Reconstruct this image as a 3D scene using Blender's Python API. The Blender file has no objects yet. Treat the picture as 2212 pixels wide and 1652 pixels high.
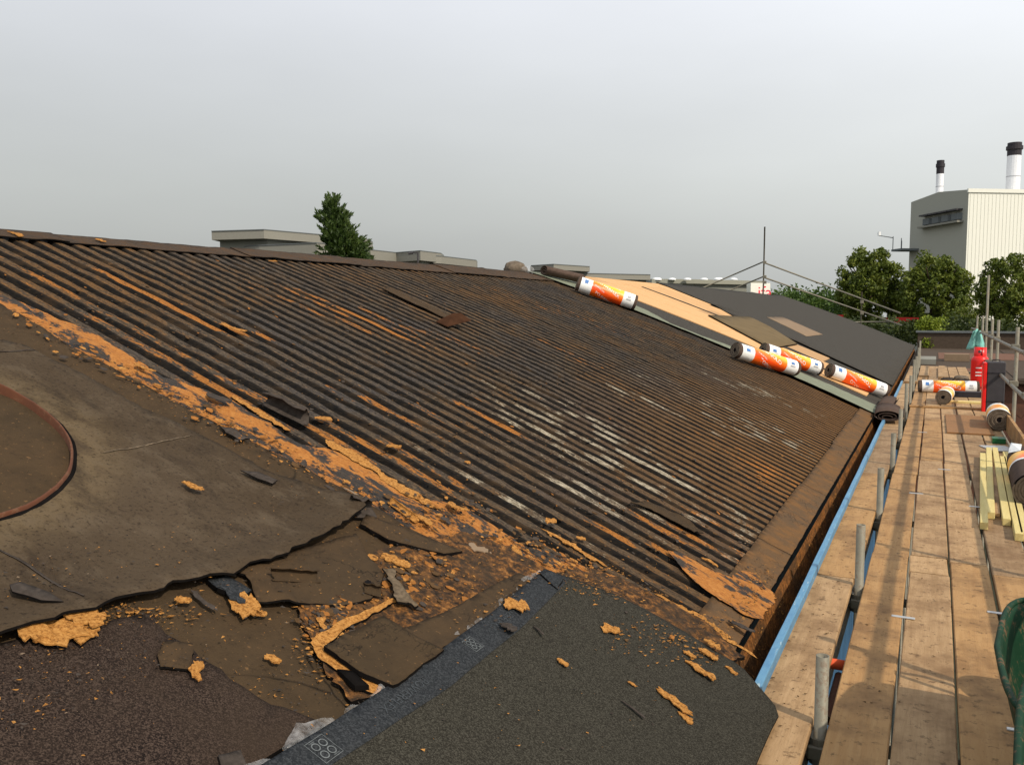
import bpy, math, random
from mathutils import Vector, Matrix, noise
from mathutils.geometry import delaunay_2d_cdt
random.seed(7)
SC = bpy.context.scene
COL = SC.collection
# ------------------------------------------------------------------ camera
IW, IH, FP = 2212, 1652, 1870.0           # reference frame in which positions were measured
PITCH = math.atan((826-672)/FP)
YAW = math.atan((2020-1106)/FP*math.cos(PITCH))
Fv = Vector((-math.sin(YAW)*math.cos(PITCH), math.cos(YAW)*math.cos(PITCH), -math.sin(PITCH)))
Rv = Vector((math.cos(YAW), math.sin(YAW), 0)); Uv = Rv.cross(Fv)
Fh = Vector((-math.sin(YAW), math.cos(YAW), 0))
cd = bpy.data.cameras.new('camera'); cam = bpy.data.objects.new('camera', cd); COL.objects.link(cam)
cam.matrix_world = Matrix(((Rv.x, Uv.x, -Fv.x, 0), (Rv.y, Uv.y, -Fv.y, 0), (Rv.z, Uv.z, -Fv.z, 0), (0, 0, 0, 1)))
cd.sensor_width = 36; cd.lens = 36*FP/IW; cd.clip_start = .05; cd.clip_end = 2000
SC.camera = cam
SC.render.resolution_x = 1024; SC.render.resolution_y = 764
# ------------------------------------------------------------------ sun and sky
SUN_EL, SUN_AZ = math.radians(41), math.radians(115)    # azimuth clockwise from +Y
sdir = Vector((math.sin(SUN_AZ)*math.cos(SUN_EL), math.cos(SUN_AZ)*math.cos(SUN_EL), math.sin(SUN_EL)))
ld = bpy.data.lights.new('sun', 'SUN'); ld.energy = 3.7; ld.angle = math.radians(.6); ld.color = (1, .90, .76)
lo = bpy.data.objects.new('sun', ld); COL.objects.link(lo)
lo.rotation_euler = (-sdir).to_track_quat('-Z', 'Y').to_euler(); lo.location = (10, -5, 20)
w = bpy.data.worlds.new('World'); SC.world = w; w.use_nodes = True
nt = w.node_tree; nt.nodes.clear()
out = nt.nodes.new('ShaderNodeOutputWorld'); bg = nt.nodes.new('ShaderNodeBackground'); bg.inputs[1].default_value = .1
sky = nt.nodes.new('ShaderNodeTexSky'); sky.sky_type = 'NISHITA'; sky.sun_disc = False
sky.sun_elevation = SUN_EL; sky.sun_rotation = SUN_AZ; sky.dust_density = 6; sky.air_density = 1.5
tc = nt.nodes.new('ShaderNodeTexCoord'); sep = nt.nodes.new('ShaderNodeSeparateXYZ'); nt.links.new(tc.outputs['Generated'], sep.inputs[0])
rp = nt.nodes.new('ShaderNodeValToRGB'); nt.links.new(sep.outputs[2], rp.inputs[0])   # thin haze layer, paler higher up
e = rp.color_ramp.elements
e[0].position = 0.0; e[0].color = (.46, .475, .46, 1); e[1].position = 1.0; e[1].color = (.42, .47, .55, 1)
x = e.new(.13); x.color = (.59, .61, .60, 1); x = e.new(.33); x.color = (.725, .745, .785, 1); x = e.new(.5); x.color = (.62, .66, .71, 1)
dt = nt.nodes.new('ShaderNodeVectorMath'); dt.operation = 'DOT_PRODUCT'; nt.links.new(tc.outputs['Generated'], dt.inputs[0])
dt.inputs[1].default_value = sdir
mr = nt.nodes.new('ShaderNodeMapRange'); mr.inputs[1].default_value = -.6; mr.inputs[2].default_value = .1
mr.inputs[3].default_value = .97; mr.inputs[4].default_value = 1.62; nt.links.new(dt.outputs['Value'], mr.inputs[0])
nz = nt.nodes.new('ShaderNodeTexNoise'); nz.inputs['Scale'].default_value = 2.6; nz.inputs['Detail'].default_value = 6
mp = nt.nodes.new('ShaderNodeMapping'); mp.inputs['Scale'].default_value = (1, 1, 3.2); mp.inputs['Location'].default_value = (2.1, .4, 0)
nt.links.new(tc.outputs['Generated'], mp.inputs[0]); nt.links.new(mp.outputs[0], nz.inputs[0])
m2 = nt.nodes.new('ShaderNodeMapRange'); m2.inputs[1].default_value = .3; m2.inputs[2].default_value = .7
m2.inputs[3].default_value = .965; m2.inputs[4].default_value = 1.035; nt.links.new(nz.outputs[0], m2.inputs[0])
mu = nt.nodes.new('ShaderNodeMath'); mu.operation = 'MULTIPLY'; nt.links.new(mr.outputs[0], mu.inputs[0]); nt.links.new(m2.outputs[0], mu.inputs[1])
mu2 = nt.nodes.new('ShaderNodeMath'); mu2.operation = 'MULTIPLY'; mu2.inputs[1].default_value = 10; nt.links.new(mu.outputs[0], mu2.inputs[0])
vm = nt.nodes.new('ShaderNodeVectorMath'); vm.operation = 'SCALE'; nt.links.new(rp.outputs[0], vm.inputs[0]); nt.links.new(mu2.outputs[0], vm.inputs[3])
mx = nt.nodes.new('ShaderNodeMix'); mx.data_type = 'RGBA'; mx.inputs[0].default_value = .9
nt.links.new(sky.outputs[0], mx.inputs[6]); nt.links.new(vm.outputs[0], mx.inputs[7])
nt.links.new(mx.outputs[2], bg.inputs[0]); nt.links.new(bg.outputs[0], out.inputs[0])
SC.view_settings.view_transform = 'Standard'; SC.view_settings.look = 'None'
SC.view_settings.exposure = 0; SC.view_settings.gamma = 1; SC.view_settings.use_curve_mapping = False
SC.render.engine = 'CYCLES'

# ------------------------------------------------------------------ geometry of the place
XE, ZE, ZD = -.74, -1.52, -1.55           # eaves line, eaves height, top of the scaffold deck (camera at 0,0,0)
PIT = .147                                # pitch of the roof ribs
YS, YEND = 13.4, 40.0                     # seam of old and new roofing, far gable
def zr(x):
    d = XE-x; return ZE+.44*d-.00875*d*d
def ray(u, v): return (u-1106)/FP*Rv-(v-826)/FP*Uv+Fv
def plane(u, v, z): r = ray(u, v); return r*(z/r.z)
def roofp(u, v, off=.05):
    r = ray(u, v); t = .4; g0 = t*r.z-zr(t*r.x)-off
    while t < 70:
        t2 = t+.02; g = t2*r.z-zr(t2*r.x)-off
        if g <= 0 < g0:
            q = t+(t2-t)*g0/(g0-g); return (q*r.x, q*r.y)
        t, g0 = t2, g
    return (XE, 40)
def far(u, v, d):
    r = ray(u, v); return r*(d/r.dot(Fh))
def fbm(x, y, z=0., o=4): return noise.fractal(Vector((x, y, z)), 1.0, 2.0, o)

# ------------------------------------------------------------------ object helpers
def mesh(name, vs, fs, mats, smooth=False, mi=None):
    me = bpy.data.meshes.new(name); me.from_pydata([tuple(v) for v in vs], [], fs)
    for m in (mats if isinstance(mats, (list, tuple)) else [mats]): me.materials.append(m)
    if mi: me.polygons.foreach_set('material_index', mi)
    if smooth: me.polygons.foreach_set('use_smooth', [True]*len(me.polygons))
    if smooth and mi and len(set(mi)) > 1: me.polygons.foreach_set('use_smooth', [k == 0 for k in mi])
    me.update(); return me
def tag(o, label=None, cat=None, group=None, kind=None):
    if label: o['label'] = label
    if cat: o['category'] = cat
    if group: o['group'] = group
    if kind: o['kind'] = kind
    return o
def link(name, me, parent=None, loc=(0, 0, 0), rot=None):
    o = bpy.data.objects.new(name, me); COL.objects.link(o); o.location = loc
    if rot is not None: o.rotation_euler = rot
    if parent: o.parent = parent
    return o
def empty(name, loc, label, cat, group=None, rot=None):
    o = bpy.data.objects.new(name, None); COL.objects.link(o); o.location = loc; o.empty_display_size = .2
    if rot is not None: o.rotation_euler = rot
    return tag(o, label, cat, group)
def solo(name, vs, fs, mats, label, cat, group=None, smooth=False, mi=None, kind=None, base=None):
    if base is None:
        n = len(vs); base = Vector((sum(v[0] for v in vs)/n, sum(v[1] for v in vs)/n, min(v[2] for v in vs)))
    me = mesh(name, [Vector(v)-base for v in vs], fs, mats, smooth, mi)
    return tag(link(name, me, None, base), label, cat, group, kind)
def box(x0, x1, y0, y1, z0, z1):
    v = [(x0, y0, z0), (x1, y0, z0), (x1, y1, z0), (x0, y1, z0), (x0, y0, z1), (x1, y0, z1), (x1, y1, z1), (x0, y1, z1)]
    f = [(0, 3, 2, 1), (4, 5, 6, 7), (0, 1, 5, 4), (1, 2, 6, 5), (2, 3, 7, 6), (3, 0, 4, 7)]
    return v, f
def bbox_(x0, x1, y0, y1, z0, z1, b=.004):
    """box with chamfered vertical and top edges"""
    vs = []; 
    def ring(z, i): return [(x0+i, y0+i*0, z), (x1-i, y0+i*0, z), (x1, y0+i, z), (x1, y1-i, z), (x1-i, y1, z), (x0+i, y1, z), (x0, y1-i, z), (x0, y0+i, z)]
    r1 = ring(z0, b); r2 = ring(z1-b, b)
    r3 = [(min(max(a, x0+b), x1-b), min(max(c, y0+b), y1-b), z1) for a, c, _ in ring(z1, b)]
    vs = r1+r2+r3; fs = []
    for k in range(8):
        j = (k+1) % 8; fs.append((k, j, 8+j, 8+k)); fs.append((8+k, 8+j, 16+j, 16+k))
    fs.append(tuple(range(16, 24))); fs.append(tuple(range(7, -1, -1)))
    return vs, fs
def join(*parts):
    V = []; Fc = []; M = []
    for p in parts:
        v, f = p[0], p[1]; m = p[2] if len(p) > 2 else 0; o = len(V); V += [tuple(a) for a in v]; Fc += [tuple(i+o for i in q) for q in f]; M += [m]*len(f)
    return V, Fc, M
def tube(p0, p1, r, n=12, inner=0, caps=True):
    p0 = Vector(p0); p1 = Vector(p1); d = (p1-p0).normalized()
    a = d.cross(Vector((0, 0, 1)) if abs(d.z) < .9 else Vector((1, 0, 0))).normalized(); b = d.cross(a)
    vs = []; fs = []
    for p in (p0, p1):
        for k in range(n):
            t = 2*math.pi*k/n; vs.append(p+a*math.cos(t)*r+b*math.sin(t)*r)
    for k in range(n): j = (k+1) % n; fs.append((k, j, n+j, n+k))
    if inner:
        for e_, p in enumerate((p0, p1)):
            o = len(vs); s = d*(.25 if e_ == 0 else -.25)
            for q in (p, p+s):
                for k in range(n):
                    t = 2*math.pi*k/n; vs.append(q+a*math.cos(t)*inner+b*math.sin(t)*inner)
            for k in range(n):
                j = (k+1) % n; fs.append((e_*n+k, e_*n+j, o+j, o+k)); fs.append((o+k, o+j, o+n+j, o+n+k))
            fs.append(tuple(o+n+k for k in range(n)))
    elif caps:
        fs.append(tuple(range(n))); fs.append(tuple(range(2*n-1, n-1, -1)))
    return vs, fs
def path_tube(pts, r, n=10):
    vs = []; fs = []; pts = [Vector(p) for p in pts]; prev = None
    for i, p in enumerate(pts):
        d = (pts[min(i+1, len(pts)-1)]-pts[max(i-1, 0)]).normalized()
        a = (prev-d*prev.dot(d)).normalized() if prev else d.cross(Vector((.2, .1, 1))).normalized()
        prev = a; b = d.cross(a)
        for k in range(n): t = 2*math.pi*k/n; vs.append(p+a*math.cos(t)*r+b*math.sin(t)*r)
    for i in range(len(pts)-1):
        for k in range(n): j = (k+1) % n; fs.append((i*n+k, i*n+j, i*n+n+j, i*n+n+k))
    fs.append(tuple(range(n))); fs.append(tuple(range(len(vs)-1, len(vs)-n-1, -1)))
    return vs, fs

# ------------------------------------------------------------------ materials
class MT:
    def __init__(s, name, rough=.85, metal=0., spec=.35):
        s.m = bpy.data.materials.new(name); s.m.use_nodes = True; s.t = s.m.node_tree; s.n = s.t.nodes; s.n.clear()
        s.o = s.n.new('ShaderNodeOutputMaterial'); s.b = s.n.new('ShaderNodeBsdfPrincipled'); s.l(s.b.outputs[0], s.o.inputs[0])
        s.b.inputs['Roughness'].default_value = rough; s.b.inputs['Metallic'].default_value = metal
        s.b.inputs['Specular IOR Level'].default_value = spec
    def l(s, a, b): s.t.links.new(a, b)
    def pos(s, kind='pos', scale=(1, 1, 1), rot=(0, 0, 0)):
        if kind == 'pos': o = s.n.new('ShaderNodeNewGeometry').outputs['Position']
        else:
            q = s.n.new('ShaderNodeTexCoord'); o = q.outputs[{'obj': 'Object', 'uv': 'UV'}[kind]]
        m = s.n.new('ShaderNodeMapping'); m.inputs['Scale'].default_value = scale; m.inputs['Rotation'].default_value = rot; s.l(o, m.inputs[0]); return m.outputs[0]
    def noise(s, co, scale, detail=6, rough=.6, dist=0.):
        q = s.n.new('ShaderNodeTexNoise'); q.inputs['Scale'].default_value = scale; q.inputs['Detail'].default_value = detail
        q.inputs['Roughness'].default_value = rough; q.inputs['Distortion'].default_value = dist; s.l(co, q.inputs[0]); return q.outputs[0]
    def vor(s, co, scale, feat='F1', out_='Distance'):
        q = s.n.new('ShaderNodeTexVoronoi'); q.feature = feat; q.inputs['Scale'].default_value = scale; s.l(co, q.inputs[0]); return q.outputs[out_]
    def ramp(s, v, stops):
        q = s.n.new('ShaderNodeValToRGB'); s.l(v, q.inputs[0]); e = q.color_ramp.elements
        def c4(c): return (c, c, c, 1) if not isinstance(c, tuple) else (*c, 1)
        e[0].position = stops[0][0]; e[0].color = c4(stops[0][1]); e[1].position = stops[-1][0]; e[1].color = c4(stops[-1][1])
        for p, c in stops[1:-1]: y = e.new(p); y.color = c4(c)
        return q.outputs[0]
    def mix(s, f, a, b, mode='MIX'):
        q = s.n.new('ShaderNodeMix'); q.data_type = 'RGBA'; q.blend_type = mode
        for i, v in ((0, f), (6, a), (7, b)):
            if isinstance(v, (int, float)): q.inputs[i].default_value = v if i == 0 else (v, v, v, 1)
            elif isinstance(v, tuple): q.inputs[i].default_value = (*v, 1)
            else: s.l(v, q.inputs[i])
        return q.outputs[2]
    def math(s, op, a, b=0.):
        q = s.n.new('ShaderNodeMath'); q.operation = op
        for i, v in ((0, a), (1, b)):
            if isinstance(v, (int, float)): q.inputs[i].default_value = v
            else: s.l(v, q.inputs[i])
        return q.outputs[0]
    def attr(s, name):
        q = s.n.new('ShaderNodeAttribute'); q.attribute_name = name; x = s.n.new('ShaderNodeSeparateColor'); s.l(q.outputs['Color'], x.inputs[0]); return x.outputs
    def rand(s): return s.n.new('ShaderNodeObjectInfo').outputs['Random']
    def col(s, c):
        if isinstance(c, tuple): s.b.inputs['Base Color'].default_value = (*c, 1)
        else: s.l(c, s.b.inputs['Base Color'])
    def rough(s, v): s.l(v, s.b.inputs['Roughness'])
    def bump(s, h, strength=.5, dist=.01):
        q = s.n.new('ShaderNodeBump'); q.inputs['Strength'].default_value = strength; q.inputs['Distance'].default_value = dist
        s.l(h, q.inputs['Height']); s.l(q.outputs[0], s.b.inputs['Normal'])
ORA, ORB = (.40, .165, .036), (.26, .088, .017)
def mat_trough():
    t = MT('bitumen_trough', .8, 0, .2); c = t.pos(scale=(1, 6, 6)); n = t.noise(c, 3, 5); g = t.noise(t.pos(), 90, 3)
    a = t.ramp(n, [(.35, (.009, .009, .009)), (.52, (.018, .016, .014)), (.64, (.06, .036, .018)), (.74, (.13, .065, .025))])
    t.col(t.mix(t.ramp(g, [(.66, 0.), (.74, .5)]), a, (.10, .06, .03))); t.bump(g, .4, .004); return t.m
def mat_rib():
    t = MT('rib_top_felt', .92, 0, .08); n = t.noise(t.pos(scale=(1, 8, 8)), 2.6, 6, .6, .3); s_ = t.noise(t.pos(scale=(1, 4.5, 4)), 13, 6, .7, .3); s2 = t.noise(t.pos(scale=(1, 3, 3), rot=(0, 0, .02)), 21, 6, .72); f = t.noise(t.pos(), 70, 5, .7); L = t.noise(t.pos(), .9, 5, .6)
    N = t.math('ADD', t.math('MULTIPLY', n, .5), t.math('MULTIPLY', s_, .5)); N2 = t.math('ADD', t.math('MULTIPLY', n, .3), t.math('MULTIPLY', s2, .7)); at = t.attr('wear')
    a = t.ramp(L, [(.35, (.066, .056, .049)), (.5, (.088, .063, .040)), (.64, (.108, .064, .030))])
    a = t.mix(t.ramp(s_, [(.42, .75), (.56, 0.)]), a, (.020, .017, .015)); a = t.mix(t.ramp(s2, [(.52, 0.), (.64, .6)]), a, (.16, .115, .070))
    dm = t.ramp(t.math('ADD', t.math('MULTIPLY', N, .6), t.math('MULTIPLY', L, .4)), [(.50, 0.), (.58, .7)]); dm = t.math('MAXIMUM', dm, t.math('MULTIPLY', at[2], .95)); a = t.mix(dm, a, (.150, .074, .025))
    om = t.ramp(t.math('ADD', N, t.math('MULTIPLY', at[0], .42)), [(.635, 0.), (.675, 1.)]); a = t.mix(om, a, t.mix(t.ramp(f, [(.3, 0.), (.7, 1.)]), (.22, .080, .018), (.37, .150, .034)))
    wm = t.ramp(t.math('ADD', N2, t.math('MULTIPLY', at[1], .55)), [(.63, 0.), (.70, .75), (.80, 1.)]); a = t.mix(wm, a, t.mix(t.ramp(s_, [(.42, 0.), (.60, 1.)]), (.15, .118, .075), (.44, .38, .28)))
    a = t.mix(t.ramp(f, [(.34, .7), (.46, 0.)]), a, (.012, .010, .009)); t.col(a); t.bump(t.math('ADD', t.math('MULTIPLY', f, .5), t.math('ADD', s_, s2)), .8, .010); return t.m
def mat_fibre():
    t = MT('fibreboard', .9, 0, .2); st = t.pos(scale=(1, 3.2, 3)); n = t.noise(st, 2.6, 8, .65, .4); f = t.noise(t.pos(scale=(1, 2, 2)), 45, 6, .7); l = t.noise(st, 9, 6, .6)
    c = t.mix(t.ramp(f, [(.35, 0.), (.62, 1.)]), ORB, ORA); c = t.mix(t.ramp(l, [(.5, 0.), (.75, .5)]), c, (.48, .22, .06))
    d = t.ramp(t.noise(t.pos(scale=(1, 6, 6)), 6, 4), [(.3, (.024, .022, .021)), (.7, (.050, .038, .028))])
    c = t.mix(t.ramp(t.math('ADD', t.math('MULTIPLY', n, .8), t.math('MULTIPLY', f, .2)), [(.495, 0.), (.525, 1.)]), c, d)
    t.col(c); t.bump(f, .8, .008); return t.m
def mat_debris():
    t = MT('broken_fibre', .95, 0, .2); f = t.noise(t.pos(), 26, 8, .72); n = t.noise(t.pos(), 5, 6, .6)
    c = t.ramp(f, [(.34, (.012, .008, .006)), (.47, (.055, .030, .014)), (.56, (.17, .072, .020)), (.66, (.38, .17, .045))])
    c = t.mix(t.ramp(n, [(.46, 0.), (.64, .7)]), c, (.046, .030, .017)); t.col(c); t.bump(f, 1., .02); return t.m
def mat_mud(name, c1, c2, dark, speck=.5, bs=.5):
    t = MT(name, .95, 0, .08); p = t.pos(); n = t.noise(p, 1.7, 6, .6); m = t.noise(p, 9, 6, .65); f = t.noise(p, 60, 5, .7)
    c = t.mix(t.ramp(n, [(.3, 0.), (.7, 1.)]), c1, c2); c = t.mix(t.ramp(m, [(.35, .45), (.55, 0.)]), c, dark)
    c = t.mix(t.ramp(t.noise(p, 38, 4, .75), [(.30, speck), (.42, 0.)]), c, (.012, .009, .007))
    c = t.mix(t.ramp(t.noise(t.pos(scale=(1, 1.1, 1)), 55, 2), [(.66, 0.), (.72, .45)]), c, (.22, .12, .05))
    q = t.n.new('ShaderNodeVectorMath'); q.operation = 'ADD'; t.l(t.pos(scale=(1.2, 2, 1)), q.inputs[0]); nn = t.n.new('ShaderNodeTexNoise'); nn.inputs['Scale'].default_value = 5; nn.inputs['Detail'].default_value = 6; sc_ = t.n.new('ShaderNodeVectorMath'); sc_.operation = 'SCALE'; sc_.inputs[3].default_value = .6; t.l(nn.outputs['Color'], sc_.inputs[0]); t.l(sc_.outputs[0], q.inputs[1])
    ck = t.ramp(t.vor(q.outputs[0], 1.6, 'DISTANCE_TO_EDGE'), [(.0, 1.), (.018, 0.)]); c = t.mix(t.math('MULTIPLY', ck, t.ramp(n, [(.45, 0.), (.6, .9)])), c, (.010, .008, .006))
    t.col(c); t.bump(t.math('ADD', m, f), bs, .012); return t.m
def mat_sheet():
    t = MT('old_felt', .95, 0, .08); p = t.pos(); n = t.noise(p, 1.2, 6, .6); m = t.noise(t.pos(scale=(1, 1.6, 1)), 4.5, 7, .7); f = t.noise(p, 75, 5, .7)
    c = t.mix(t.ramp(n, [(.35, 0.), (.65, 1.)]), (.050, .034, .020), (.068, .048, .030))
    # lichen gathers round the rusty ring
    g = t.n.new('ShaderNodeNewGeometry'); d = t.n.new('ShaderNodeVectorMath'); d.operation = 'DISTANCE'; d.inputs[1].default_value = (-3.285, 1.63, -.45); t.l(g.outputs['Position'], d.inputs[0])
    ring = t.ramp(t.math('MULTIPLY', d.outputs['Value'], .5), [(.33, 1.), (.365, .9), (.46, 0.)])
    li = t.math('MULTIPLY', ring, t.ramp(m, [(.36, 0.), (.56, 1.)])); c = t.mix(t.math('MULTIPLY', li, .75), c, (.15, .105, .055))
    c = t.mix(t.ramp(m, [(.50, 0.), (.64, .55)]), c, (.100, .074, .048)); c = t.mix(t.ramp(t.noise(t.pos(scale=(1, 2, 1)), 3.1, 7, .7, .4), [(.34, .6), (.47, 0.)]), c, (.030, .021, .014)); c = t.mix(t.ramp(f, [(.32, .8), (.46, 0.)]), c, (.014, .010, .007))
    c = t.mix(t.ramp(f, [(.60, 0.), (.70, .4)]), c, (.12, .09, .06))
    t.col(c); t.bump(t.math('ADD', f, m), .55, .009); return t.m
def mat_grit(name, c1, c2, c3, sc=130, blotch=None):
    t = MT(name, .95, 0, .08); p = t.pos(); v = t.vor(p, sc, out_='Color'); s = t.n.new('ShaderNodeSeparateColor'); t.l(v, s.inputs[0])
    f = t.noise(p, sc*.5, 4, .7); n = t.noise(p, 2.5, 6, .6)
    c = t.ramp(t.math('ADD', t.math('MULTIPLY', s.outputs[0], .45), t.math('MULTIPLY', f, .55)), [(.3, c1), (.5, c2), (.72, c3)])
    if blotch: c = t.mix(t.ramp(n, [(.4, 0.), (.7, .8)]), c, blotch)
    t.col(c); t.bump(t.math('ADD', f, s.outputs[1]), .5, .004); return t.m
def mat_wood(name, c1, c2, dirt=.75, sc=1., axis='y', stain=(.15, .078, .032)):
    t = MT(name, .8, 0, .25); k = (14, 1, 14) if axis == 'y' else (1, 14, 14)
    q = t.n.new('ShaderNodeTexCoord'); ad = t.n.new('ShaderNodeVectorMath'); ad.operation = 'ADD'; t.l(q.outputs['Object'], ad.inputs[0])
    rv = t.n.new('ShaderNodeCombineXYZ'); r = t.rand(); t.l(t.math('MULTIPLY', r, 37), rv.inputs[0]); t.l(t.math('MULTIPLY', r, 91), rv.inputs[1]); t.l(rv.outputs[0], ad.inputs[1])
    m = t.n.new('ShaderNodeMapping'); m.inputs['Scale'].default_value = k; t.l(ad.outputs[0], m.inputs[0])
    g = t.noise(m.outputs[0], 2.4*sc, 8, .65, .3); f = t.noise(m.outputs[0], 14*sc, 4, .7); bl = t.noise(ad.outputs[0], 3.2, 6, .65); b2 = t.noise(ad.outputs[0], 22, 5, .7)
    c = t.mix(t.ramp(g, [(.35, 0.), (.65, 1.)]), c1, c2); c = t.mix(t.ramp(f, [(.3, .5), (.45, 0.)]), c, tuple(v*.45 for v in c1))
    c = t.mix(t.math('MULTIPLY', r, .5), c, tuple(v*1.15 for v in c2)); c = t.mix(t.math('MULTIPLY', t.ramp(r, [(.0, 1.), (.35, 0.)]), .5), c, tuple(v*.55 for v in (c1[0], c1[1]*1.1, c1[2]*1.4)))
    c = t.mix(t.ramp(bl, [(.46, 0.), (.66, dirt)]), c, stain); c = t.mix(t.ramp(b2, [(.57, 0.), (.67, dirt)]), c, tuple(v*.55 for v in stain))
    t.col(c); t.bump(t.math('ADD', f, b2), .35, .004); return t.m
def mat_metal(name, c1, c2, rust=.5, rough=.5, metal=.5):
    t = MT(name, rough, metal, .12 if 'barrow' in name else .5); p = t.pos('obj'); n = t.noise(t.pos(), 5, 7, .7); f = t.noise(t.pos(), 40, 5, .7)
    c = t.mix(t.ramp(n, [(.35, 0.), (.65, 1.)]), c1, c2); c = t.mix(t.ramp(t.math('ADD', t.math('MULTIPLY', n, .5), t.math('MULTIPLY', f, .5)), [(.52, 0.), (.6, rust)]), c, (.13, .07, .035))
    t.col(c); t.bump(f, .15, .002); return t.m
def mat_plain(name, c, rough=.6, var=.15, metal=0., sc=8, spec=None):
    if spec is None: spec = .06 if rough >= .8 else .35
    t = MT(name, rough, metal, spec); n = t.noise(t.pos('obj'), sc, 5, .65)
    t.col(t.mix(t.ramp(n, [(.3, 0.), (.7, 1.)]), tuple(v*(1-var) for v in c), tuple(min(1, v*(1+var)) for v in c))); t.bump(n, .1, .003); return t.m
def mat_leaf(name, c1, c2, c3):
    t = MT(name, .6, 0, .3); n = t.noise(t.pos('obj'), .9, 4, .6); r = t.noise(t.pos('obj'), 9, 2)
    c = t.ramp(t.math('ADD', t.math('MULTIPLY', n, .5), t.math('MULTIPLY', r, .5)), [(.36, c1), (.5, c2), (.66, c3)]); t.col(c)
    tr = t.n.new('ShaderNodeBsdfTranslucent'); t.l(c, tr.inputs[0]); mxs = t.n.new('ShaderNodeMixShader'); mxs.inputs[0].default_value = .25
    t.l(t.b.outputs[0], mxs.inputs[1]); t.l(tr.outputs[0], mxs.inputs[2]); t.l(mxs.outputs[0], t.o.inputs[0]); return t.m
def mat_side():
    t = MT('bitumen_side', .85, 0, .06); f = t.noise(t.pos(scale=(1, 3, 3)), 22, 6, .7); n = t.noise(t.pos(scale=(1, 4, 4)), 2.2, 5, .6)
    c = t.ramp(f, [(.4, (.009, .0085, .0085)), (.62, (.020, .016, .012)), (.72, (.075, .045, .022))]); c = t.mix(t.ramp(n, [(.52, 0.), (.68, .8)]), c, (.050, .032, .018)); t.col(c); t.bump(f, .5, .006); return t.m
def mat_wrap():
    t = MT('white_wrapper', .35, 0, .5); n = t.noise(t.pos(), 24, 5, .6, .8); t.col(t.mix(t.ramp(t.noise(t.pos(), 11, 6, .7), [(.54, 0.), (.70, .55)]), (.80, .80, .77), (.34, .28, .22))); t.bump(n, .5, .01); return t.m
def mat_chip():
    t = MT('fibre_chip', .95, 0, .08); f = t.noise(t.pos(), 90, 6, .75); n = t.noise(t.pos(), 18, 4)
    c = t.ramp(f, [(.36, (.12, .048, .013)), (.48, (.34, .150, .036)), (.68, (.52, .27, .080))]); c = t.mix(t.ramp(n, [(.5, 0.), (.7, .5)]), c, (.26, .12, .032)); t.col(c); t.bump(f, .6, .005); return t.m
def mat_film():
    t = MT('clear_film', .12, 0, .6); t.col((.75, .74, .72)); tr = t.n.new('ShaderNodeBsdfTransparent'); mxs = t.n.new('ShaderNodeMixShader')
    n = t.noise(t.pos(), 30, 4); t.l(t.ramp(n, [(.35, .03), (.7, .26)]), mxs.inputs[0]); t.l(tr.outputs[0], mxs.inputs[1]); t.l(t.b.outputs[0], mxs.inputs[2]); t.l(mxs.outputs[0], t.o.inputs[0]); t.bump(n, 1, .01); return t.m
def mat_blue():
    t = MT('blue_paint', .5, 0, .4); n = t.noise(t.pos(scale=(3, 1, 3)), 7, 7, .7); f = t.noise(t.pos(scale=(14, 2, 14)), 6, 6, .7)
    c = t.mix(t.ramp(n, [(.3, 0.), (.7, 1.)]), (.055, .17, .31), (.11, .27, .40)); c = t.mix(t.ramp(f, [(.6, 0.), (.68, .8)]), c, (.42, .50, .48)); c = t.mix(t.ramp(f, [(.26, .9), (.34, 0.)]), c, (.03, .03, .03)); t.col(c); return t.m
def mat_gutter():
    t = MT('rusty_gutter', .95, 0, .05); f = t.noise(t.pos(), 30, 7, .75); n = t.noise(t.pos(scale=(1, .5, 1)), 6, 5, .6)
    c = t.ramp(f, [(.33, (.02, .014, .01)), (.46, (.15, .062, .020)), (.60, (.34, .135, .036))]); c = t.mix(t.ramp(n, [(.45, 0.), (.6, .8)]), c, (.08, .045, .022)); t.col(c); t.bump(f, 1., .02); return t.m
def mat_label():
    t = MT('printed_wrapper', .35, 0, .5); uv = t.n.new('ShaderNodeTexCoord').outputs['UV']; s = t.n.new('ShaderNodeSeparateXYZ'); t.l(uv, s.inputs[0])
    d = t.math('FRACT', t.math('ADD', t.math('ADD', s.outputs[1], t.math('MULTIPLY', s.outputs[0], -.16)), .24))
    t.bump(t.noise(t.pos(scale=(1, 1, 1)), 26, 5, .6, .8), .5, .01); t.col(t.ramp(d, [(.0, (.92, .30, .015)), (.10, (1.0, .50, .03)), (.24, (1.0, .52, .035)), (.33, (.95, .20, .008)), (.46, (.80, .06, .004)), (.62, (.92, .14, .006)), (.8, (1.0, .50, .03)), (1.0, (.92, .30, .015))])); return t.m
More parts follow.
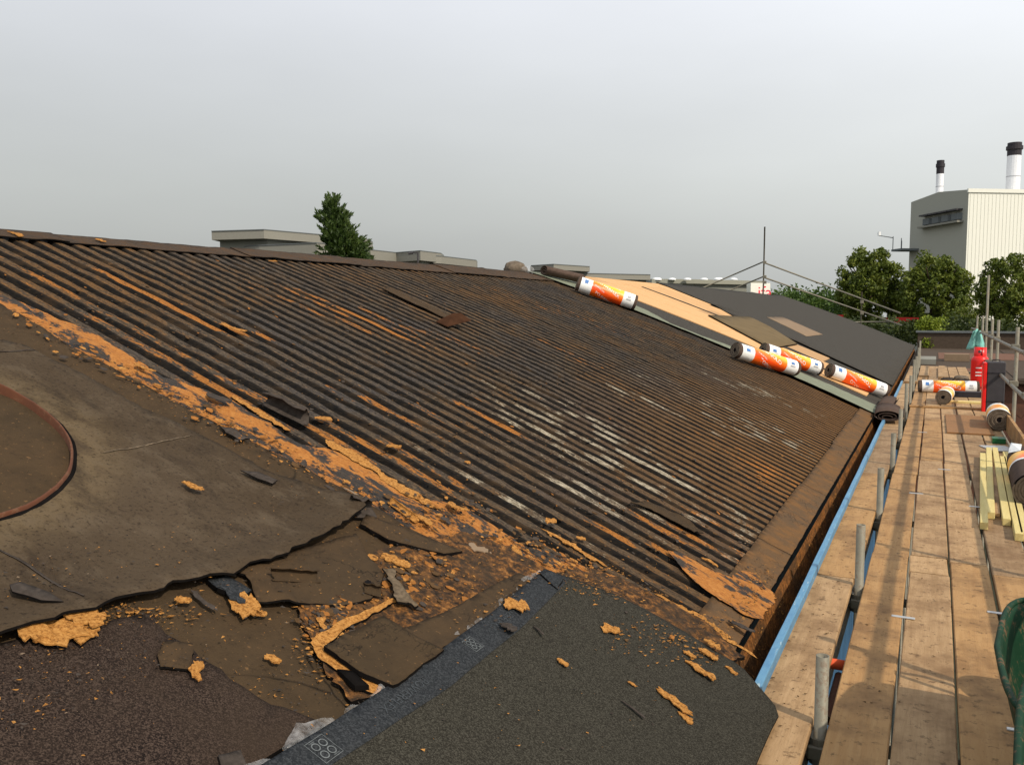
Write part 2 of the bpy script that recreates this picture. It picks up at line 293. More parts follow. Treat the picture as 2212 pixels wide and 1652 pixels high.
M = dict(
    trough=mat_trough(), rib=mat_rib(), side=mat_side(), fibre=mat_fibre(), debris=mat_debris(),
    mud=mat_mud('muddy_felt', (.066, .041, .021), (.050, .034, .019), (.032, .022, .013)), slab=mat_mud('brown_felt', (.070, .043, .022), (.052, .035, .020), (.030, .022, .015), .3),
    eave=mat_mud('eaves_felt', (.135, .072, .030), (.085, .058, .036), (.21, .095, .028), .3), sheet=mat_sheet(),
    mineral=mat_grit('mineral_felt', (.010, .007, .006), (.028, .018, .014), (.070, .048, .036), 300, (.040, .027, .018)),
    newfelt=mat_grit('new_felt', (.018, .016, .012), (.031, .028, .021), (.060, .055, .042), 300), farfelt=mat_grit('dark_felt', (.040, .036, .030), (.052, .046, .038), (.064, .058, .048), 60),
    selv=mat_grit('selvedge', (.017, .019, .021), (.026, .028, .030), (.044, .047, .050), 220), under=mat_plain('felt_underside', (.007, .006, .0055), .95, .4, spec=.02),
    cap=mat_mud('ridge_felt', (.068, .046, .031), (.048, .036, .027), (.10, .048, .018), .3), film=mat_film(), blue=mat_blue(), gutter=mat_gutter(),
    chip=mat_chip(), chipo=mat_plain('dusty_fibre', (.26, .105, .026), .95, .3, sc=30), mudbit=mat_plain('mud_bit', (.085, .048, .022), .95, .3, sc=30), chipd=mat_plain('dark_chip', (.05, .04, .033), .85, .4, sc=30), grey=mat_plain('weathered_strip', (.115, .085, .055), .95, .5, sc=45),
    board=mat_wood('scaffold_board', (.31, .185, .083), (.44, .28, .14)), board2=mat_wood('scaffold_board_orange', (.29, .150, .052), (.38, .22, .09)), endg=mat_plain('board_end', (.15, .10, .06), .85, .3),
    timber=mat_wood('new_timber', (.52, .40, .14), (.62, .50, .21), .06), ply=mat_wood('osb_sheet', (.25, .115, .042), (.31, .16, .062), .3, 3.), osb=mat_wood('roof_board', (.52, .29, .115), (.58, .34, .15), .12, .6, 'x', (.40, .20, .07)),
    tube=mat_metal('galvanised_tube', (.14, .125, .09), (.25, .23, .17), .6, .6, .2), bluew=mat_plain('blue_cladding', (.03, .09, .17), .7, .3, sc=2), rusty=mat_metal('rusty_metal', (.075, .022, .007), (.11, .034, .010), .6, .95, .0), steel=mat_metal('steel', (.42, .42, .40), (.55, .54, .52), .2, .4, .6),
    primer=mat_mud('green_primer', (.175, .19, .135), (.205, .22, .16), (.14, .15, .105), .15), beige=mat_plain('beige_panel', (.14, .10, .052), .9, .15, sc=4), pale=mat_plain('pale_patch', (.22, .155, .10), .9, .1),
    white=mat_wrap(), label=mat_label(), letter=mat_plain('white_lettering', (.85, .84, .80), .45, .02), bluep=mat_plain('blue_print', (.07, .18, .42), .5, .1), print=mat_plain('selvedge_print', (.12, .13, .13), .9, .3, sc=60), print2=mat_plain('faint_print', (.045, .050, .054), .9, .3, sc=60), greyp=mat_plain('grey_print', (.36, .36, .38), .5, .1),
    rollend=mat_plain('felt_roll_end', (.15, .115, .082), .85, .35, sc=25), rollcore=mat_plain('roll_core', (.008, .007, .007), .9), rollbody=mat_plain('felt_roll', (.085, .058, .045), .9, .25, sc=20),
    red=mat_plain('red_paint', (.72, .016, .012), .35, .08), dark=mat_plain('dark_case', (.045, .040, .042), .6, .2), green=mat_metal('green_barrow', (.005, .028, .012), (.009, .042, .020), .95, .6, .0), greent=mat_plain('green_tube', (.01, .10, .03), .35, .2), teal=mat_plain('teal_cloth', (.22, .50, .44), .8, .2),
    wallg=mat_plain('grey_wall', (.20, .20, .17), .85, .05), fascia=mat_plain('grey_fascia', (.235, .225, .19), .8, .05), wallm=mat_plain('mid_wall', (.26, .255, .205), .85, .05), topd=mat_plain('roof_edge_dark', (.13, .14, .14), .8, .1),
    clad=mat_plain('shaded_cladding', (.33, .325, .275), .8, .04), wallw=mat_plain('white_cladding', (.74, .73, .64), .6, .02), dome=mat_plain('white_dome', (.85, .85, .83), .25, .02), black=mat_plain('black_flue', (.02, .016, .02), .6, .3), chrome=mat_plain('flue_metal', (.74, .74, .76), .4, .1, .2), dred=mat_plain('dark_red', (.17, .010, .010), .8, .2), flapb=mat_plain('flap_brown', (.045, .020, .010), .95, .3), orp=mat_plain('orange_paint', (.50, .07, .02), .7, .3), logo=mat_plain('red_sign', (.75, .01, .05), .5, .05),
    pink=mat_plain('pink_brown_felt', (.155, .082, .055), .9, .1), brown=mat_plain('brown_roof', (.075, .055, .040), .9, .2), ground=mat_mud('yard_ground', (.06, .055, .04), (.04, .045, .025), (.03, .03, .02)), brickw=mat_mud('brick_wall', (.16, .07, .045), (.12, .06, .04), (.08, .05, .035)),
    bark=mat_plain('bark', (.07, .05, .035), .9, .3), leaf=mat_leaf('maple_leaves', (.022, .042, .005), (.090, .122, .013), (.23, .245, .036)), leafc=mat_leaf('conifer_foliage', (.014, .030, .004), (.034, .062, .009), (.085, .125, .02)), leafh=mat_leaf('distant_foliage', (.028, .062, .010), (.062, .110, .018), (.105, .150, .030)),
    leafd=mat_leaf('scrub_leaves', (.015, .024, .004), (.034, .050, .008), (.08, .10, .015)), leafy=mat_leaf('yellow_green_leaves', (.10, .14, .01), (.19, .24, .02), (.27, .30, .03)), flesh=mat_plain('rubble', (.14, .11, .08), .9, .4, sc=15), dirt=mat_plain('floor_felt', (.062, .044, .034), .9, .3, sc=6), rimshade=mat_plain('rim_shade', (.040, .033, .032), .8, .15, sc=6),
)

# ------------------------------------------------------------------ sheets that follow the roof
def densify(poly, step, jit, seed, close=True):
    pts = []; n = len(poly)
    for i in range(n):
        a = Vector(poly[i]); b = Vector(poly[(i+1) % n]); L = (b-a).length; k = max(1, int(L/step))
        for j in range(k):
            p = a.lerp(b, j/k); q = p.copy()
            q.x += jit*(fbm(p.x*9+seed, p.y*9, 3.1)+.5*fbm(p.x*40, p.y*40+seed, 1)); q.y += jit*(fbm(p.x*9, p.y*9+seed, 7.7)+.5*fbm(p.x*40+seed, p.y*40, 5))
            pts.append(q)
    return pts
def surf(poly, off, th, step=.06, jit=.012, seed=0., zf=None):
    """thin solid following the roof: polygon in plan, top surface at zf+off(x, y)"""
    zf = zf or zr
    b = densify([Vector((p[0], p[1])) for p in poly], step*.6, jit, seed)
    x0 = min(p.x for p in b); x1 = max(p.x for p in b); y0 = min(p.y for p in b); y1 = max(p.y for p in b)
    pts = list(b); rr = random.Random(int(seed*100)+5); y = y0; nb = len(b)
    def inside(px, py):
        c = False; j = nb-1
        for i in range(nb):
            if (b[i].y > py) != (b[j].y > py) and px < (b[j].x-b[i].x)*(py-b[i].y)/(b[j].y-b[i].y)+b[i].x: c = not c
            j = i
        return c
    while y < y1:
        x = x0
        while x < x1:
            px = x+rr.uniform(-.3, .3)*step; py = y+rr.uniform(-.3, .3)*step
            if inside(px, py): pts.append(Vector((px, py)))
            x += step
        y += step
    r = delaunay_2d_cdt(pts, [], [list(range(nb))], 1, 1e-5)
    P, T = r[0], [tuple(f) for f in r[2]]
    tri = []
    for f in T:
        a, c, d = P[f[0]], P[f[1]], P[f[2]]
        tri.append(f if (c-a).cross(d-a) > 0 else (f[0], f[2], f[1]))
    h = [zf(p.x)+off(p.x, p.y) for p in P]; n = len(P)
    vs = [(p.x, p.y, z) for p, z in zip(P, h)]+[(p.x, p.y, z-th) for p, z in zip(P, h)]
    fs = list(tri)+[(f[0]+n, f[2]+n, f[1]+n) for f in tri]; mi = [0]*len(tri)+[1]*len(tri)
    ec = {}
    for f in tri:
        for a, c in ((f[0], f[1]), (f[1], f[2]), (f[2], f[0])): ec[(a, c)] = 1
    for (a, c) in list(ec):
        if (c, a) not in ec: fs.append((c, a, a+n, c+n)); mi.append(1)
    return vs, fs, mi
def rpoly(pts, off): return [roofp(u, v, off) for u, v in pts]

# ================================================================== SETTING
me = mesh('ground', *box(-300, 500, -200, 700, -7.0, -6.5), M['ground']); tag(link('ground', me), kind='structure')

# ================================================================== THE STRIPPED BUILDING
bld = empty('building', (-6, 18, -6.5), 'long low building whose pitched roof is half stripped to dark ribs, with a blue gutter', 'building')
def bpart(name, vs, fs, mats, smooth=False, mi=None, label=None, parent=None):
    me = mesh(name, [Vector(v)-bld.location for v in vs], fs, mats, smooth, mi); o = link(name, me, bld)
    if label: o['label'] = label
    return o
XR = -5.735                                   # lower edge of the ridge capping
XT = -5.93                                   # ridge line
def xr(y): return -5.90-.026*min(9, y-4)-.009*max(0, y-13)              # the ridge drifts a little as it runs away
def zroof(x, y):
    q = xr(y); return zr(x) if x > q else zr(2*q-x)
# walls
V, Fc = box(-12.2, -.86, -4, YEND-.05, -6.5, -1.75); bpart('wall', V, Fc, M['bluew'])
# deck (bitumen coated troughs)
xs = [XE-.01-i*(5.93-.74)/24 for i in range(25)]
vs = []; fs = []
for y in (-4, YEND):
    for x_ in xs: vs.append((x_, y, zr(x_)))
    for x_ in reversed(xs[:-1]): vs.append((2*xs[-1]-x_, y, zr(x_)-.02))
k = len(vs)//2
for i in range(k-1): fs.append((i, i+1, k+i+1, k+i))
bpart('roof_deck', vs, [tuple(reversed(f)) for f in fs], M['trough'], True)
# gable wall at the far end
gv = [(x_, YEND-.04, zr(x_)-.02) for x_ in xs]+[(2*xs[-1]-x_, YEND-.04, zr(x_)-.04) for x_ in reversed(xs[:-1])]
gv = gv+[(gv[-1][0], YEND-.04, -1.75), (gv[0][0], YEND-.04, -1.75)]
gv2 = [(a, b-.15, c) for a, b, c in gv]; n = len(gv)
bpart('gable', gv+gv2, [tuple(range(n)), tuple(range(2*n-1, n-1, -1))], M['brown'])

# wear fields: where fibreboard (orange) and pale paint are left on the rib tops
def seg(a, b, rx, ry, s):
    A = roofp(*a, .034); B = roofp(*b, .034); return (A, B, rx, ry, s)
ORG = [seg((215, 590), (430, 690), .2, .05, .8), seg((280, 615), (430, 700), .2, .05, .8), seg((690, 650), (860, 720), .3, .12, .55), seg((690, 655), (740, 672), .2, .05, .6), seg((790, 690), (840, 715), .2, .05, .8),
       seg((60, 590), (420, 790), .3, .10, .3), seg((500, 850), (860, 990), .5, .13, .5), seg((330, 760), (620, 900), .5, .11, .42), seg((730, 840), (880, 900), .3, .08, .35), seg((940, 890), (1030, 935), .15, .05, .6), seg((1000, 880), (1100, 925), .15, .05, .6),
       seg((600, 640), (760, 700), .3, .10, .35), seg((860, 700), (1000, 740), .4, .1, .35), seg((1180, 740), (1260, 780), .3, .1, .3), seg((1640, 1000), (1720, 1080), .5, .3, .32), seg((1440, 1140), (1640, 1220), .3, .10, .35), seg((1330, 1150), (1450, 1200), .15, .05, .65), seg((1100, 640), (1300, 700), .5, .4, .2), seg((500, 710), (560, 725), .08, .05, .9), seg((1560, 1120), (1680, 1180), .3, .3, .25)]
WHT = [seg((1200, 900), (1500, 1080), .5, .55, .42), seg((1180, 960), (1340, 1080), .4, .3, .40), seg((1500, 860), (1760, 980), .6, .5, .30), seg((1380, 1060), (1600, 1180), .5, .3, .34), seg((1230, 900), (1420, 1010), .22, .20, .62), seg((1250, 930), (1340, 960), .15, .12, .7), seg((1380, 960), (1480, 1030), .2, .15, .5), seg((1120, 990), (1200, 1040), .15, .09, .62), seg((970, 945), (1010, 965), .12, .05, .6), seg((1380, 860), (1480, 900), .3, .15, .45), seg((1570, 820), (1720, 870), .3, .3, .42),
       seg((1430, 1100), (1470, 1120), .08, .05, .95), seg((1500, 1150), (1600, 1200), .2, .10, .45), seg((1480, 1040), (1560, 1070), .2, .1, .5), seg((1180, 940), (1240, 975), .1, .06, .6), seg((1560, 900), (1700, 960), .4, .3, .36), seg((990, 1010), (1060, 1060), .2, .07, .6), seg((1060, 1060), (1180, 1120), .25, .06, .52), seg((1040, 960), (1110, 1000), .12, .05, .6)]
def field(L, x, y):
    s = 0.
    for A, B, rx, ry, k in L:
        ax, ay = A; bx, by = B; dx, dy = bx-ax, by-ay; L2 = dx*dx+dy*dy+1e-9; t = max(0, min(1, ((x-ax)*dx+(y-ay)*dy)/L2))
        d = math.hypot((x-ax-t*dx)/rx, (y-ay-t*dy)/ry)
        if d < 1.6: s = max(s, k*max(0, 1-(d/1.6)**2))
    return s
NR = int((YS-2.9)/PIT)+1
for i in range(NR):
    y = 2.93+i*PIT; rr = random.Random(i); x0 = -.905+rr.uniform(-.008, .008); x1 = XR-.05; ns = 84
    vs = []; fs = []; mi = []; wr = []; per = .5+.5*fbm(i*1.7, 3.3, 0)
    for j in range(ns+1):
        x_ = x0+(x1-x0)*j/ns; wv = .004*fbm(x_*3, i*7.1, 2); hw = .037+.010*fbm(x_*7, i*3.3, 9); hh = .034+.006*fbm(x_*4, i*5.5, 4)-.012*max(0, fbm(x_*2.2, i*2.2, 14)-.25)
        sm = max(0, min(1, (x_+3.0)/1.9))*max(0, min(1, (y-3.6)/3.5)); hh *= 1-.5*sm; hw += .006*sm
        z = zr(x_)
        for (dy, dz) in ((-.052, 0), (-hw-.004, hh*.8), (-hw+.004, hh), (0, hh+.002), (hw-.004, hh), (hw+.004, hh*.8), (.052, 0)):
            vs.append((x_, y+dy+wv, z+dz)); o_ = field(ORG, x_, y); w_ = field(WHT, x_, y)
            if o_ > 0: o_ *= .60+.9*abs(fbm(x_*2.0, i*9.3, 5))
            if w_ > 0: w_ *= max(0, .42+1.5*fbm(x_*4.5, i*7.3, 8)+.35*fbm(i*3.7, 2.2, 1))
            wr.append((min(1, o_+.07*per), min(1, w_), sm, 1))
    for j in range(ns):
        for k in range(6):
            a = j*7+k; fs.append((a, a+7, a+8, a+1)); mi.append(0 if k in (2, 3) else 1)
    fs.append(tuple(range(7))); mi.append(1)
    me = mesh('rib', [Vector(v)-bld.location for v in vs], [tuple(reversed(f)) for f in fs], [M['rib'], M['side']], False, mi)
    at = me.attributes.new('wear', 'FLOAT_COLOR', 'POINT'); at.data.foreach_set('color', [c for q in wr for c in q]); link('rib', me, bld)
# eaves felt strip in lengths
yy = 3.3; k = 0
while yy < YS-.1:
    L = [2.1, 1.9, 2.4, 2.0, 2.2][k % 5]; y1 = min(YS+.02, yy+L); xa = -.93+random.uniform(-.012, .012)
    V, Fc, mi = surf([(-.735, yy), (-.735, y1-.006), (xa, y1-.006), (xa, yy)], lambda x, y: .040+.003*fbm(x*7, y*7), .012, .05, .003, k*1.3)
    bpart('eaves_strip', V, Fc, [M['eave'], M['under']], True, mi); yy = y1; k += 1
# ridge capping in lengths, both sides of the ridge
yy = -1.0; k = 0
while yy < YS-.2:
    y1 = min(YS-.05, yy+[1.7, 2.1, 1.5, 1.9][k % 4]); lift = .0 if k % 2 else .008
    def off(x, y, lift=lift, yy=yy): return .050+lift+.006*fbm(x*3, y*3, 2)+.010*max(0, (x-XR+.12)/.12)*max(0, fbm(y*2.2, 1.1, 4)+.1)
    V, Fc, mi = surf([(XR+.03, yy), (XR+.03, y1+.03), (xr(y1), y1+.03), (xr(yy), yy)], off, .007, .07, .004, k*2.1)
    bpart('ridge_cap', V, Fc, [M['cap'], M['under']], True, mi)
    V, Fc, mi = surf([(xr(yy)-.30, yy), (xr(yy)-.002, yy), (xr(y1)-.002, y1+.03), (xr(y1)-.30, y1+.03)], lambda x, y: .046, .007, .07, .003, k*2.7, lambda x: zr(2*xr(yy)-x))
    bpart('ridge_cap', V, Fc, [M['cap'], M['under']], True, mi); yy = y1; k += 1
# gutter
def strip(name, prof, y0, y1, mat, ns=40, jz=0., label=None):
    vs = []; fs = []
    for j in range(ns+1):
        y = y0+(y1-y0)*j/ns
        for (a, c) in prof: vs.append((a+jz*fbm(y*1.1, a*3, 2), y, c+jz*fbm(y*2, c, 7)))
    n = len(prof)
    for j in range(ns):
        for k in range(n-1): a = j*n+k; fs.append((a, a+1, a+n+1, a+n))
    return bpart(name, vs, fs, mat, False, None, label)
strip('gutter_lining', [(-.738, -1.545), (-.722, -1.60), (-.700, -1.68), (-.680, -1.755), (-.65, -1.79), (-.612, -1.785), (-.606, -1.52)], -2, YEND, M['gutter'], 120, .004)
strip('gutter_lip', [(-.606, -1.60), (-.606, -1.503), (-.602, -1.497), (-.576, -1.497), (-.571, -1.503), (-.571, -1.80), (-.60, -1.80)], -2, 20.5, M['blue'], 60, .0035, 'blue painted gutter lip with scraped paint')
strip('gutter_lip', [(-.606, -1.60), (-.606, -1.515), (-.576, -1.515), (-.571, -1.80)], 20.5, YEND, M['side'], 30, .0035)
# dirt crumbs lying along the lining
rr = random.Random(3); vs = []; fs = []
for i in range(700):
    y = rr.uniform(2.4, 8); q = rr.random(); x_ = -.728+.045*q; z = -1.565-.17*q+.004; s = rr.uniform(.002, .006)*(1.3 if fbm(y*3, 1) > 0 else .7); o = len(vs)
    for a in range(4): vs.append((x_+rr.uniform(-s, s), y+rr.uniform(-s, s)*1.6, z+rr.uniform(-s, s)))
    fs += [(o, o+1, o+2), (o, o+2, o+3), (o, o+3, o+1), (o+1, o+3, o+2)]
o = bpart('gutter_dirt', vs, fs, M['chip']); o['kind'] = 'stuff'

# mud covered underlay on the near slope, reaching to the orange band
def mudoff(x, y):
    return .052+.007*fbm(x*1.6, y*1.6, 1)+.0035*fbm(x*9, y*9, 4)
mud_x = -5.72
mud = [(-.745, -3.5), (-.745, 3.12), (-.95, 3.30), (-1.2, 3.16), (-1.55, 3.14), (-2.0, 3.10), (-2.37, 3.08), (-3.2, 2.97), (-4.0, 2.93), (-4.7, 2.96), (-5.80, 2.95), (-5.80, -3.5)]
V, Fc, mi = surf(mud, mudoff, .014, .075, .014, 1.); bpart('underlay_felt', V, Fc, [M['mud'], M['under']], True, mi)
# fibreboard residue band over the first ribs
fb = [(-.93, 2.9), (-.93, 3.85), (-1.3, 3.78), (-1.7, 3.55), (-2.0, 3.60), (-2.2, 3.36), (-2.5, 3.50), (-2.75, 3.28), (-3.2, 3.33), (-3.5, 3.16), (-4.1, 3.20), (-4.6, 3.07), (-5.3, 3.09), (-5.78, 3.05), (-5.78, 2.85)]
def fboff(x, y): 
    ph = math.cos((y-2.93)/PIT*2*math.pi)
    return .040+.003*ph+.0025*fbm(x*5, y*16, 3)
V, Fc, mi = surf(fb, fboff, .005, .05, .02, 2.); bpart('fibreboard_remains', V, Fc, [M['fibre'], M['under']], False, mi, 'torn orange fibreboard along the edge of the ribs')
# torn strips of fibreboard still glued farther out
rr = random.Random(11)
EP = rpoly([(1440, 1190), (1470, 1198), (1540, 1232), (1580, 1248), (1600, 1235), (1625, 1236), (1650, 1262), (1678, 1285), (1655, 1318), (1640, 1338), (1600, 1325), (1560, 1300), (1500, 1255)], .05)
V, Fc, mi = surf(EP, lambda x, y: .0535+.002*fbm(x*9, y*9), .003, .03, .022, 77.); bpart('fibreboard_remains', V, Fc, [M['fibre'], M['under']], False, mi, 'bare orange patch by the near eaves')
for (u, v, L, W) in [(560, 890, .4, .06), (760, 985, .4, .08), (880, 1060, .35, .07), (1500, 1330, .35, .05), (1560, 1372, .3, .045), (1240, 1180, .3, .05)]:
    cx, cy = roofp(u, v, .045); P = []
    for a in range(12):
        t = a/12*2*math.pi; P.append((cx+math.cos(t)*L/2*(1+.25*fbm(a*1.7, u, 1)), cy+math.sin(t)*W/2*(1+.5*fbm(a*2.3, v, 3))))
    V, Fc, mi = surf(P, lambda x, y: .0455+.003*fbm(x*8, y*20, 1)+.0009*rr.random(), .003, .022, .03, u*.37); bpart('fibreboard_strip', V, Fc, [M['chip'], M['under']], False, mi)
# coarse mineral felt, nearest corner
mf = rpoly([(-900, 1250), (-60, 1400), (330, 1325), (360, 1370), (430, 1420), (500, 1470), (560, 1505), (700, 1565), (560, 1652), (300, 2000), (-900, 2400)], .062)
V, Fc, mi = surf(mf, lambda x, y: .066+.006*fbm(x*2, y*2, 2)+.004*fbm(x*14, y*14, 7), .012, .06, .012, 4.); bpart('mineral_felt', V, Fc, [M['mineral'], M['under']], True, mi)
# broken fibre in the scraped channel
dp = rpoly([(640, 1300), (720, 1250), (850, 1180), (1000, 1150), (1110, 1190), (1190, 1235), (1290, 1230), (1500, 1330), (1610, 1420), (1570, 1430), (1400, 1340), (1180, 1275), (1130, 1300), (990, 1330), (830, 1420), (760, 1450), (830, 1500), (760, 1520), (690, 1420), (660, 1350)], .064)
V, Fc, mi = surf(dp, lambda x, y: .066+.016*abs(fbm(x*14, y*14, 3))+.010*fbm(x*40, y*40, 1), .012, .03, .03, 5.); bpart('broken_fibreboard', V, Fc, [M['debris'], M['under']], False, mi)
# rusty line of fibre (L shaped groove)
for kk, P in enumerate([[(672, 1390), (690, 1378), (830, 1478), (822, 1502), (780, 1490), (690, 1420)], [(680, 1400), (676, 1380), (740, 1340), (810, 1310), (860, 1290), (860, 1300), (760, 1350), (705, 1395)]]):
    V, Fc, mi = surf(rpoly(P, .075), lambda x, y: .079+.004*fbm(x*20, y*20), .008, .025, .01, 6.+kk); bpart('fibreboard_strip', V, Fc, [M['chip'], M['under']], False, mi)
# raised flat slabs of old felt
for kk, (P, h, mt) in enumerate([
    ([(800, 1405), (870, 1360), (980, 1310), (1120, 1235), (1185, 1262), (1120, 1300), (1040, 1345), (930, 1415), (840, 1480), (720, 1400)], .088, 'slab'),
    ([(700, 1395), (830, 1330), (900, 1370), (960, 1400), (850, 1482), (790, 1455)], .100, 'mud'),
    ([(445, 1250), (490, 1240), (545, 1275), (520, 1290), (470, 1270)], .078, 'selv'),
    ([(1165, 1235), (1190, 1230), (1215, 1250), (1205, 1270)], .10, 'selv'),
    ([(730, 1445), (770, 1450), (800, 1480), (770, 1482)], .09, 'under'),
    ([(790, 1110), (900, 1150), (1000, 1190), (960, 1195), (840, 1165), (780, 1130)], .080, 'slab')]):
    V, Fc, mi = surf(rpoly(P, h), lambda x, y, h=h: h+.004*fbm(x*5, y*5, 2)+.003*fbm(x*20, y*20, 2), .016, .035, .007, 8.+kk); bpart('felt_slab', V, Fc, [M[mt], M['under']], True, mi)

# ------------------------------------------------------------------ far half: new roofing
def roofsheet(name, poly, h, th, mat, jit=.004, step=.4, seed=0, label=None):
    V, Fc, mi = surf(poly, lambda x, y: h+.003*fbm(x*2, y*2)+zroof(x, y)-zr(x), th, step, jit, seed); return bpart(name, V, Fc, [M[mat], M['under']], True, mi, label)
roofsheet('primer_strip', [(-.64, YS-.02), (-.68, YS+1.0), (-1.6, YS+.95), (-2.3, YS+.80), (-2.8, YS+.45), (-3.3, YS+.20), (-3.8, YS+.16), (-4.1, YS+.45), (-4.4, YS+.70), (-5.9, YS+.75), (xr(13), YS+.8), (xr(13), YS-.25), (-5.9, YS-.12), (-4.6, YS+.03), (-3, YS+.03), (-1.5, YS+.05)], .068, .012, 'primer', .025, .12, 21, 'pale green primer strip')
roofsheet('felt_strip', [(-.70, YS+.9), (-.70, 15.0), (-3, 15.05), (xr(14), 15.1), (xr(14), YS+.7), (-4.4, YS+.55), (-3.5, YS+.08), (-2.5, YS+.6), (-2, YS+.8)], .054, .012, 'farfelt', .01, .2, 22)
roofsheet('base_felt', [(-.70, 14.9), (-.70, YEND), (xr(30)-.2, YEND), (xr(14), 14.9)], .048, .01, 'farfelt', .004, .6, 23)
# light roof boards, laid in rows along the slope
rows = [(15.05, 1.20, -.95), (16.27, 1.20, -.90), (17.49, 1.18, -1.9), (18.69, 1.18, -3.35), (19.9, 1.0, -4.7)]
for (y0, wd, xe) in rows:
    x_ = xe
    while x_ > xr(17)+.15:
        x2 = max(x_-2.43, xr(17)+.02)
        V, Fc, mi = surf([(x_, y0), (x_, y0+wd), (x2+.008, y0+wd), (x2+.008, y0)], lambda x, y: .070, .018, .6, .0, y0); bpart('roof_board', V, Fc, [M['osb'], M['osb']], False, mi); x_ = x2
for (P, h) in [([(-2.0, 16.1), (-2.0, 16.32), (-1.0, 16.25), (-1.0, 16.05)], .078), ([(-3.55, 17.9), (-3.55, 18.1), (-5.7, 18.2), (-5.7, 18.05)], .078), ([(-1.9, 16.9), (-1.9, 17.25), (-3.3, 17.3), (-3.4, 16.95)], .078)]: roofsheet('felt_strip', P, h, .006, 'farfelt', .008, .2, P[0][0])
tag(roofsheet('plywood_panel', rpoly([(1530, 680), (1620, 684), (1665, 706), (1722, 742), (1665, 752)], .10), .100, .025, 'beige', .003, .4, 31), None)
roofsheet('felt_cover', [(-.70, 18.5), (-.70, YEND+.05), (xr(30)-.25, YEND+.05), (xr(20), 20.8), (-5.9, 20.8), (-5.2, 20.4), (-4.6, 20.2), (-4.0, 19.3), (-2.6, 19.2), (-1.8, 18.8)], .088, .02, 'farfelt', .01, .6, 33)
roofsheet('pale_patch', rpoly([(1655, 684), (1690, 684), (1778, 722), (1742, 726)], .10), .093, .002, 'pale', .01, .3, 34)
roofsheet('felt_cover', [(XT-2.9, YS+.5), (xr(14)-.02, YS+.5), (xr(36)-.1, YEND+.05), (XT-2.9, YEND+.05)], .05, .02, 'farfelt', 0, 1., 36)

# ================================================================== LOOSE SHEETS AND DEBRIS ON THE ROOF
def loose(name, P, offf, th, mats, label, cat, step=.05, jit=.012, seed=0., group=None, smooth=True):
    V, Fc, mi = surf(P, offf, th, step, jit, seed)
    return solo(name, V, Fc, [M[a] for a in mats], label, cat, group, smooth, mi)
low = [(-700, 1700), (-100, 1400), (0, 1372), (100, 1342), (230, 1306), (300, 1286), (380, 1262), (430, 1250), (500, 1235), (560, 1214), (620, 1196), (700, 1162), (740, 1135), (795, 1108)]
up = [(780, 1086), (700, 1060), (560, 1006), (470, 960), (400, 925), (300, 875), (190, 815), (60, 752), (-60, 720), (-900, 520)]
LP = [roofp(u, v, .10) for u, v in low]; UP = [roofp(u, v, .07) for u, v in up]
def dist_low(x, y):
    d = 9
    for a, b in zip(LP[:-1], LP[1:]):
        dx, dy = b[0]-a[0], b[1]-a[1]; t = max(0, min(1, ((x-a[0])*dx+(y-a[1])*dy)/(dx*dx+dy*dy+1e-9))); d = min(d, math.hypot(x-a[0]-t*dx, y-a[1]-t*dy))
    return d
def toff(x, y):
    d = dist_low(x, y); tip = math.exp(-((x+2.15)**2+(y-2.98)**2)/.02)
    return .074+.036*math.exp(-(d/.11)**2)+.006*fbm(x*2.2, y*2.2, 9)+.003*fbm(x*12, y*12, 2)+.03*tip
# the sheet is cut open round the rusty ring
CX, CY, CR = -3.285, 1.63, .675
V, Fc, mi = surf(LP+UP, toff, .008, .055, .017, 12.)
keep = []; 
for f, m_ in zip(Fc, mi):
    if not all(math.hypot(V[i][0]-CX, V[i][1]-CY) < CR+.0 for i in f): keep.append((f, m_))
for i, v_ in enumerate(V):
    d_ = math.hypot(v_[0]-CX, v_[1]-CY)
    if d_ < CR+.004: k_ = (CR+.004)/max(d_, 1e-3); nx_, ny_ = CX+(v_[0]-CX)*k_, CY+(v_[1]-CY)*k_; V[i] = (nx_, ny_, v_[2]+zr(nx_)-zr(v_[0]))
SH = solo('felt_sheet', V, [f for f, _ in keep], [M['sheet'], M['under']], 'large weathered grey brown felt sheet with torn thick edge, round cut-out at its left', 'roofing felt', None, True, [m_ for _, m_ in keep])
# raised seams and dark patch on the sheet
def line_strip(px, wd, off, mat, name, label, cat, jit=.004, seed=1.):
    P = [Vector(roofp(u, v, off)) for u, v in px]; L = []; Rr = []
    for i, p in enumerate(P):
        d = (P[min(i+1, len(P)-1)]-P[max(i-1, 0)]).normalized(); n = Vector((-d.y, d.x)); q = wd*(.55 if i in (0, len(P)-1) else 1); L.append(p+n*q/2); Rr.append(p-n*q/2)
    return L+Rr[::-1]
for kk, (px, wd, mt, nm) in enumerate([([(225, 976), (290, 964), (350, 950), (412, 938)], .010, 'grey', 'seam'), ([(0, 1186), (60, 1220), (120, 1262), (182, 1304)], .008, 'chipd', 'seam'), ([(0, 757), (40, 756), (75, 755)], .008, 'chipd', 'seam')]):
    V2, F2_, m2_ = surf(line_strip(px, wd, .08, mt, nm, '', ''), lambda x, y: toff(x, y)+.003, .002, .02, .006, 80.+kk); link(nm, mesh(nm, [Vector(a)-SH.location for a in V2], F2_, [M[mt], M['under']], True, m2_), SH)
ring = empty('rusty_ring', (CX, CY, zr(CX)+.05), 'round rusty metal rim standing out of the old felt at the left edge', 'roof opening rim')
n = 96
def ringz(x, y): return zr(x)
